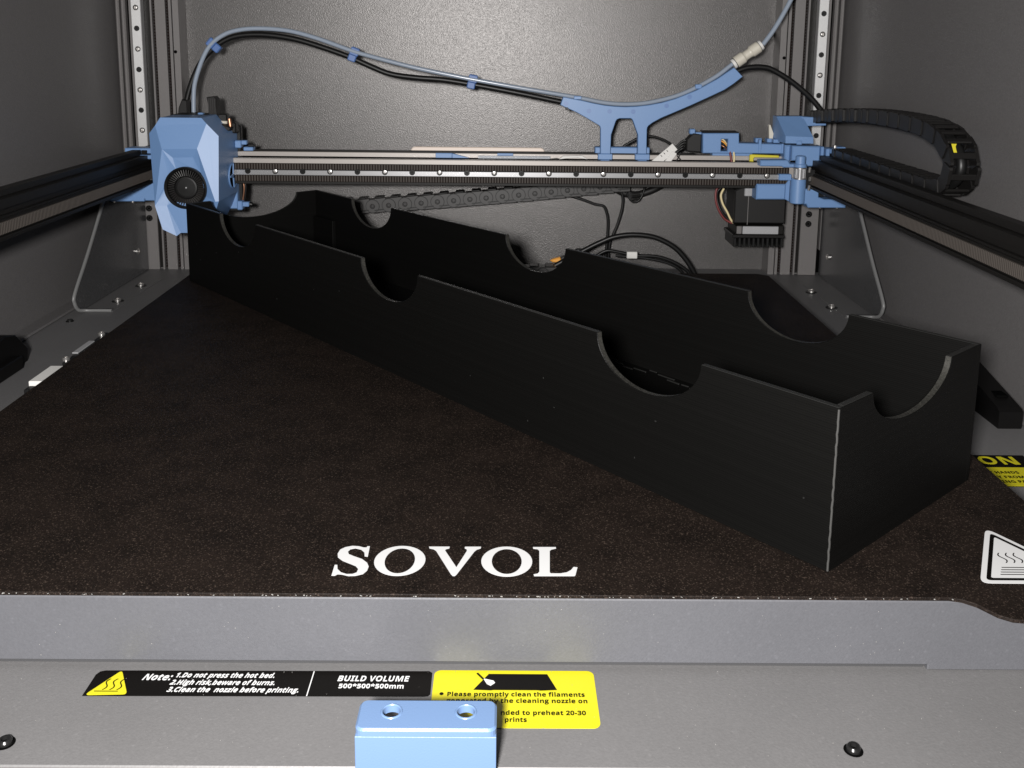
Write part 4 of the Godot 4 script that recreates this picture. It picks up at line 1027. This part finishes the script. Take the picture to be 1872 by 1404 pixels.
func build_cables() -> void:
	var zt := -574.5
	var tp := xyz_path([-272.6, 133, -271.9, 150, -269.9, 164, -262.8, 183.5, -254.3, 197.8, -241.1, 207.8, -225.8, 212.4, -205.6, 213.6, -180.4, 211.6, -155.4, 205.2, -130.3, 196.5, -117.7, 192.4, -94.9, 186.4, -64.5, 179.1, -28.9, 172.1, -10.5, 168.8, 32.4, 161.6, 68.3, 156.0, 90.7, 152.5, 111.8, 148.6, 131.5, 147.4, 152.5, 149.0, 177.2, 155.0, 196.5, 163.2, 215.7, 174.2, 228.5, 184.2, 233, 187.2], zt)
	solo("filament_tube", "translucent grey tube arching from the toolhead to the blue guide", "tube", mb().tube(smooth(tp, 6), 2.05, 12), M.tube, v3(-272.6, 133, zt))
	var cp := xyz_path([-284, 135, -276.5, 160, -267.4, 179.3, -256.4, 192.6, -241.8, 203.0, -226.1, 207.4, -203.2, 207.9, -177.8, 204.4, -152.4, 197.2, -126.9, 188.4, -106.6, 179.6, -88.7, 173.0, -65.5, 169.9, -39.8, 168.1, -12.9, 164.2, 32.6, 156.2, 71.5, 148.6, 100, 143.5, 131, 141.5, 160, 145, 190, 155, 215, 168, 239.7, 180.2, 251.4, 182.7, 261, 182.6, 269.6, 180.4, 288.3, 169.6, 307.4, 154.4, 319.0, 141.5], -581)
	solo("toolhead_cable", "thick black cable running under the grey tube from the toolhead into the drag chain", "cable", mb().tube(smooth(cp, 6), 2.6, 12), M.black, v3(-284, 135, -581))
	var up := xyz_path([257.5, 203.5, 268.4, 219.6, 281.3, 244.8, 296, 280, 312, 330, 322, 400], zt)
	solo("filament_tube", "translucent grey tube rising from the white coupler to the upper right", "tube", mb().tube(smooth(up, 6), 2.2, 12), M.tube, v3(257.5, 203.5, zt))
	var dirs := [[-251.2, 198.0, 0.85], [-122.0, 190.6, -0.36], [-11.8, 166.6, -0.19]]
	var what := ["blue clip on the steep left bend of the tube and cable", "blue clip midway between the bend and the flat run of tube", "blue clip on the cable nearest the guide's left tip"]
	for k in 3:
		var d: Array = dirs[k]
		var bs := Basis(Vector3.BACK, d[2])
		var at := v3(d[0], d[1], -577.5)
		var o := thing("cable_clip", what[k], "clip", at, "blue clips holding tube to cable")
		part(o, "upper_hook", mb().box(at + bs * v3(0, 2.9, 3.0), v3(8.4, 7.0, 2.6), 0.7, bs).box(at + bs * v3(0, 6.0, 0.6), v3(7.4, 1.6, 6.4), 0.5, bs), M.blue_clip)
		part(o, "lower_hook", mb().box(at + bs * v3(-0.6, -3.4, 1.6), v3(7.6, 6.6, 3.0), 0.9, bs).box(at + bs * v3(-0.6, -6.0, -1.0), v3(6.2, 1.4, 6.0), 0.5, bs), M.blue_clip)
	var a := v3(230.5, 185.0, zt); var ax := v3(25.5, 18.2, 0).normalized()
	var c := thing("tube_coupler", "white push-fit coupler joining two grey tubes above the guide's right tip", "coupler", a)
	part(c, "body", mb().lathe(PackedVector2Array([Vector2(0, 3), Vector2(5.2, 3), Vector2(5.6, 4), Vector2(5.6, 11.5), Vector2(4.6, 13), Vector2(4.4, 14), Vector2(4.4, 18.5), Vector2(4.6, 19.5), Vector2(5.6, 21), Vector2(5.6, 28), Vector2(5.2, 29), Vector2(0, 29)]), a, ax, 24), M.cream)
	part(c, "end_collar", mb().cyl(a, a + ax * 2.9, 4.8, -1, 20, 0.4), M.white)
	part(c, "end_collar", mb().cyl(a + ax * 29.1, a + ax * 32.0, 4.8, -1, 20, 0.4), M.white)
	part(c, "joint_ring", mb().cyl(a + ax * 2.85, a + ax * 3.3, 5.3, -1, 20).cyl(a + ax * 28.9, a + ax * 29.3, 5.3, -1, 20), M.black)
	# loose cables against the back wall
	var z := -646.0
	solo("loose_cable", "thin black cable drooping in a bent line below the hanging drag chain", "cable", mb().tube(smooth(xyz_path([75, 70, 75.4, 61.7, 77, 54.5, 82.8, 50.1, 98.8, 45.2, 111.9, 40.4, 121, 38.4, 124.6, 31.5, 126.2, 22.7, 126.0, 6.5, 124, -26], z), 5), 1.5, 8), M.black, v3(75, 70, z))
	solo("loose_cable", "thin black cable curving down right of the drooping bent cable", "cable", mb().tube(smooth(xyz_path([130, 66, 136.7, 57, 140.3, 47.7, 139.8, 36, 135.6, 19.9, 131.0, 8.0, 128, -2, 127, -26], z + 3.5), 5), 1.5, 8), M.black, v3(130, 66, z))
	solo("loose_cable", "small black cable loop hanging under the beam beside the chain's end", "cable", mb().tube(smooth(xyz_path([142, 70, 143.3, 55.8, 147.1, 47.2, 151.6, 43.6, 157.2, 45.8, 161.5, 55.0, 162.6, 66], z + 4), 5), 1.2, 8), M.black, v3(142, 70, z))
	solo("cable_loom", "thick black cable loom curving under the beam right of the drag chain", "cable", mb().tube(smooth(xyz_path([128, 60, 140, 52.8, 150, 51.0, 158.5, 51.6, 171.2, 56.1, 185.3, 64, 200, 74], z + 1), 5), 3.6, 10), M.black_soft, v3(128, 60, z))
	var tie := thing("cable_tie_bundle", "ribbed black cable sleeve in the curve of the loom", "cable", v3(153, 48, z + 5))
	for k in 5: part(tie, "tie_band", mb().tube(smooth([v3(146, 54.5 - k * 1.5, z + 5), v3(150, 52.5 - k * 1.6, z + 6), v3(158, 53.5 - k * 1.6, z + 5)], 4), 0.6, 6), M.chain_dark)
	solo("power_cable", "thick black cable arching up behind the tray's far wall", "cable", mb().tube(smooth(xyz_path([70, -14, 88, -4, 101.8, 3.6, 112.8, 9.2, 127.8, 15.4, 147.1, 17.8, 168, 15.2, 186.4, 6.2, 198, -5.1, 206.8, -17.8, 212, -27], -600), 6), 2.5, 10), M.black, v3(70, -14, -600))
	var tg := thing("tagged_cable", "flat black cable with a small white tag under the arching cable", "cable", v3(150, -8, -600))
	part(tg, "lead", mb().tube(smooth(xyz_path([108, -6, 119.9, 1.0, 131, 0.2, 142.2, -2.2, 152, -3.6, 170.1, -4.2, 187, -9.5, 201.3, -18.6, 206, -27], -601), 5), 1.7, 8), M.black)
	part(tg, "lead", mb().tube(smooth(xyz_path([130, -4, 142, -5, 160, -6.5, 178, -10, 192, -16, 200, -25], -603), 5), 1.4, 8), M.black)
	part(tg, "tag", mb().b2(140.6, 151.0, -6.2, 0.6, -602.5, -598.6, 0.5), M.white, "white tag")
	var yc := thing("cable_connector", "orange cable connector tip seen through the far wall's middle notch", "connector", v3(75, -14, -618))
	part(yc, "orange_tip", mb().prism(poly([65.5, -12.4, 69, -10.8, 75.5, -9.0, 76.6, -11.2, 76.0, -14.6, 68, -14.2]), 6, facing(-620), 1.0), M.orange)
	part(yc, "shell", mb().box(v3(79.5, -10.0, -617), v3(6.5, 5.0, 6.0), 0.8, Basis(Vector3.BACK, 0.45)), M.chain)
	part(yc, "lead", mb().tube(smooth(xyz_path([82, -8.5, 88, -4.5, 95, -2, 104, -6], -617), 5), 2.0, 8), M.black)
	solo("thin_cable", "thin black cable arching behind the cable guide's legs", "cable", mb().tube(smooth(xyz_path([128, 100, 140, 108, 152, 114, 163, 114.5, 176, 110, 188, 101, 196, 94], -604), 5), 1.3, 8), M.black, v3(128, 100, -604))

func build_small() -> void:
	var l := thing("wall_bar", "pale cream bar with rounded ends on the back wall above the beam", "bar", v3(-8, 80, -656))
	part(l, "bar_face", mb().prism(round_rect(-77.8, 60.0, 78.0, 97.0, 4.5), 4.0, facing(-659.5), 0.8), M.bar)
	part(l, "bar_inset", mb().b2(-60, 56, 84.0, 88.5, -655.5, -654.8, 0.2), M.clear)
	var bc := thing("belt_clip", "small blue wedge clip lying on the beam's rear ledge", "clip", v3(-35, 96, -573))
	part(bc, "clip_block", mb().b2(-46, -30.5, 95.6, 100.2, -573.8, -570.0, 0.4), M.blue)
	part(bc, "clip_wedge", mb().prism(poly([-30.4, 95.6, -30.4, 100.0, -14, 95.8]), 3.4, facing(-573.6), 0.3), M.blue)
	var bs := thing("beam_strip", "clear strip with blue end on the beam's ledge left of the guide", "strip", v3(20, 96, -573))
	part(bs, "clear_strip", mb().b2(-6, 62, 95.3, 98.0, -573.8, -571.0, 0.2), M.clear)
	part(bs, "blue_end", mb().b2(12, 27, 98.1, 100.4, -573.6, -571.2, 0.3), M.blue)
	var w := thing("paper_tag", "crumpled white paper tag on the beam left of the guide's feet", "tag", v3(83, 95.5, -572))
	part(w, "tag_fold", mb().prism(poly([70, 95.4, 74, 98.5, 92, 98.9, 97, 95.6, 88, 97.0, 79, 96.4]), 4.0, facing(-574), 0.3), M.white)
	part(w, "tag_fold", mb().prism(poly([60, 95.4, 68, 96.4, 72, 95.4]), 3.0, facing(-573.4), 0.2), M.chain_dark)
	var f := thing("flag_label", "white paper flag wrapped round the black leads right of the guide", "tag", v3(170, 96, -575))
	var ang := 0.72
	var b := Basis(Vector3.BACK, ang)
	part(f, "flag", mb().box(v3(169.5, 99.2, -574), v3(27, 7.6, 1.4), 0.3, b), M.white)
	part(f, "flag_fold", mb().box(v3(175.5, 97.0, -573.2), v3(14, 5.0, 1.0), 0.3, Basis(Vector3.BACK, 0.95)), M.white)
	for k in 3: part(f, "print_mark", mb().box(v3(170.0, 102.5, -573.15) + b * v3(-4.5 + 3.6 * k, -0.5, 0), v3(0.6, 2.0, 0.15), 0.03, b), M.label_black)
	part(f, "tie_end", mb().tube(PackedVector3Array([v3(181, 95, -571.5), v3(183.5, 99, -571.5), v3(184.5, 102.5, -572)]), 0.6, 6), M.black)
	part(f, "tie_end", mb().tube(PackedVector3Array([v3(181.5, 99.5, -571.3), v3(184, 97, -571.3), v3(186.5, 93.5, -571.5)]), 0.6, 6), M.black)
	for s in 2:
		var X := func(x: float) -> float: return x if s == 0 else -1.0 - x
		var o := thing("plate_clamp", "black chamfered plastic clamp block on the deck by the %s" % ["left wall", "right wall beside the tray"][s], "clamp", v3(X.call(-334), -30, -290), "black clamps beside the bed")
		var fr := Transform3D(Basis(Vector3.FORWARD, Vector3.UP, Vector3.RIGHT), v3(X.call(-342.0) if s == 0 else X.call(-342.0) - 15.5, 0, 0))
		part(o, "block", mb().prism(poly([233, -29.8, 345, -29.8, 347, -20, 332, -6, 318, -2, 300, -4, 236, -17, 233, -19]), 15.5, fr, 1.0), M.clamp)
		part(o, "recess", mb().b2(X.call(-338.5), X.call(-331), -15.0, -13.2, -262, -246, 0.5), M.void)
		part(o, "side_ledge", mb().b2(X.call(-326.4), X.call(-322), -29.8, -20, -330, -262, 0.8), M.clamp)
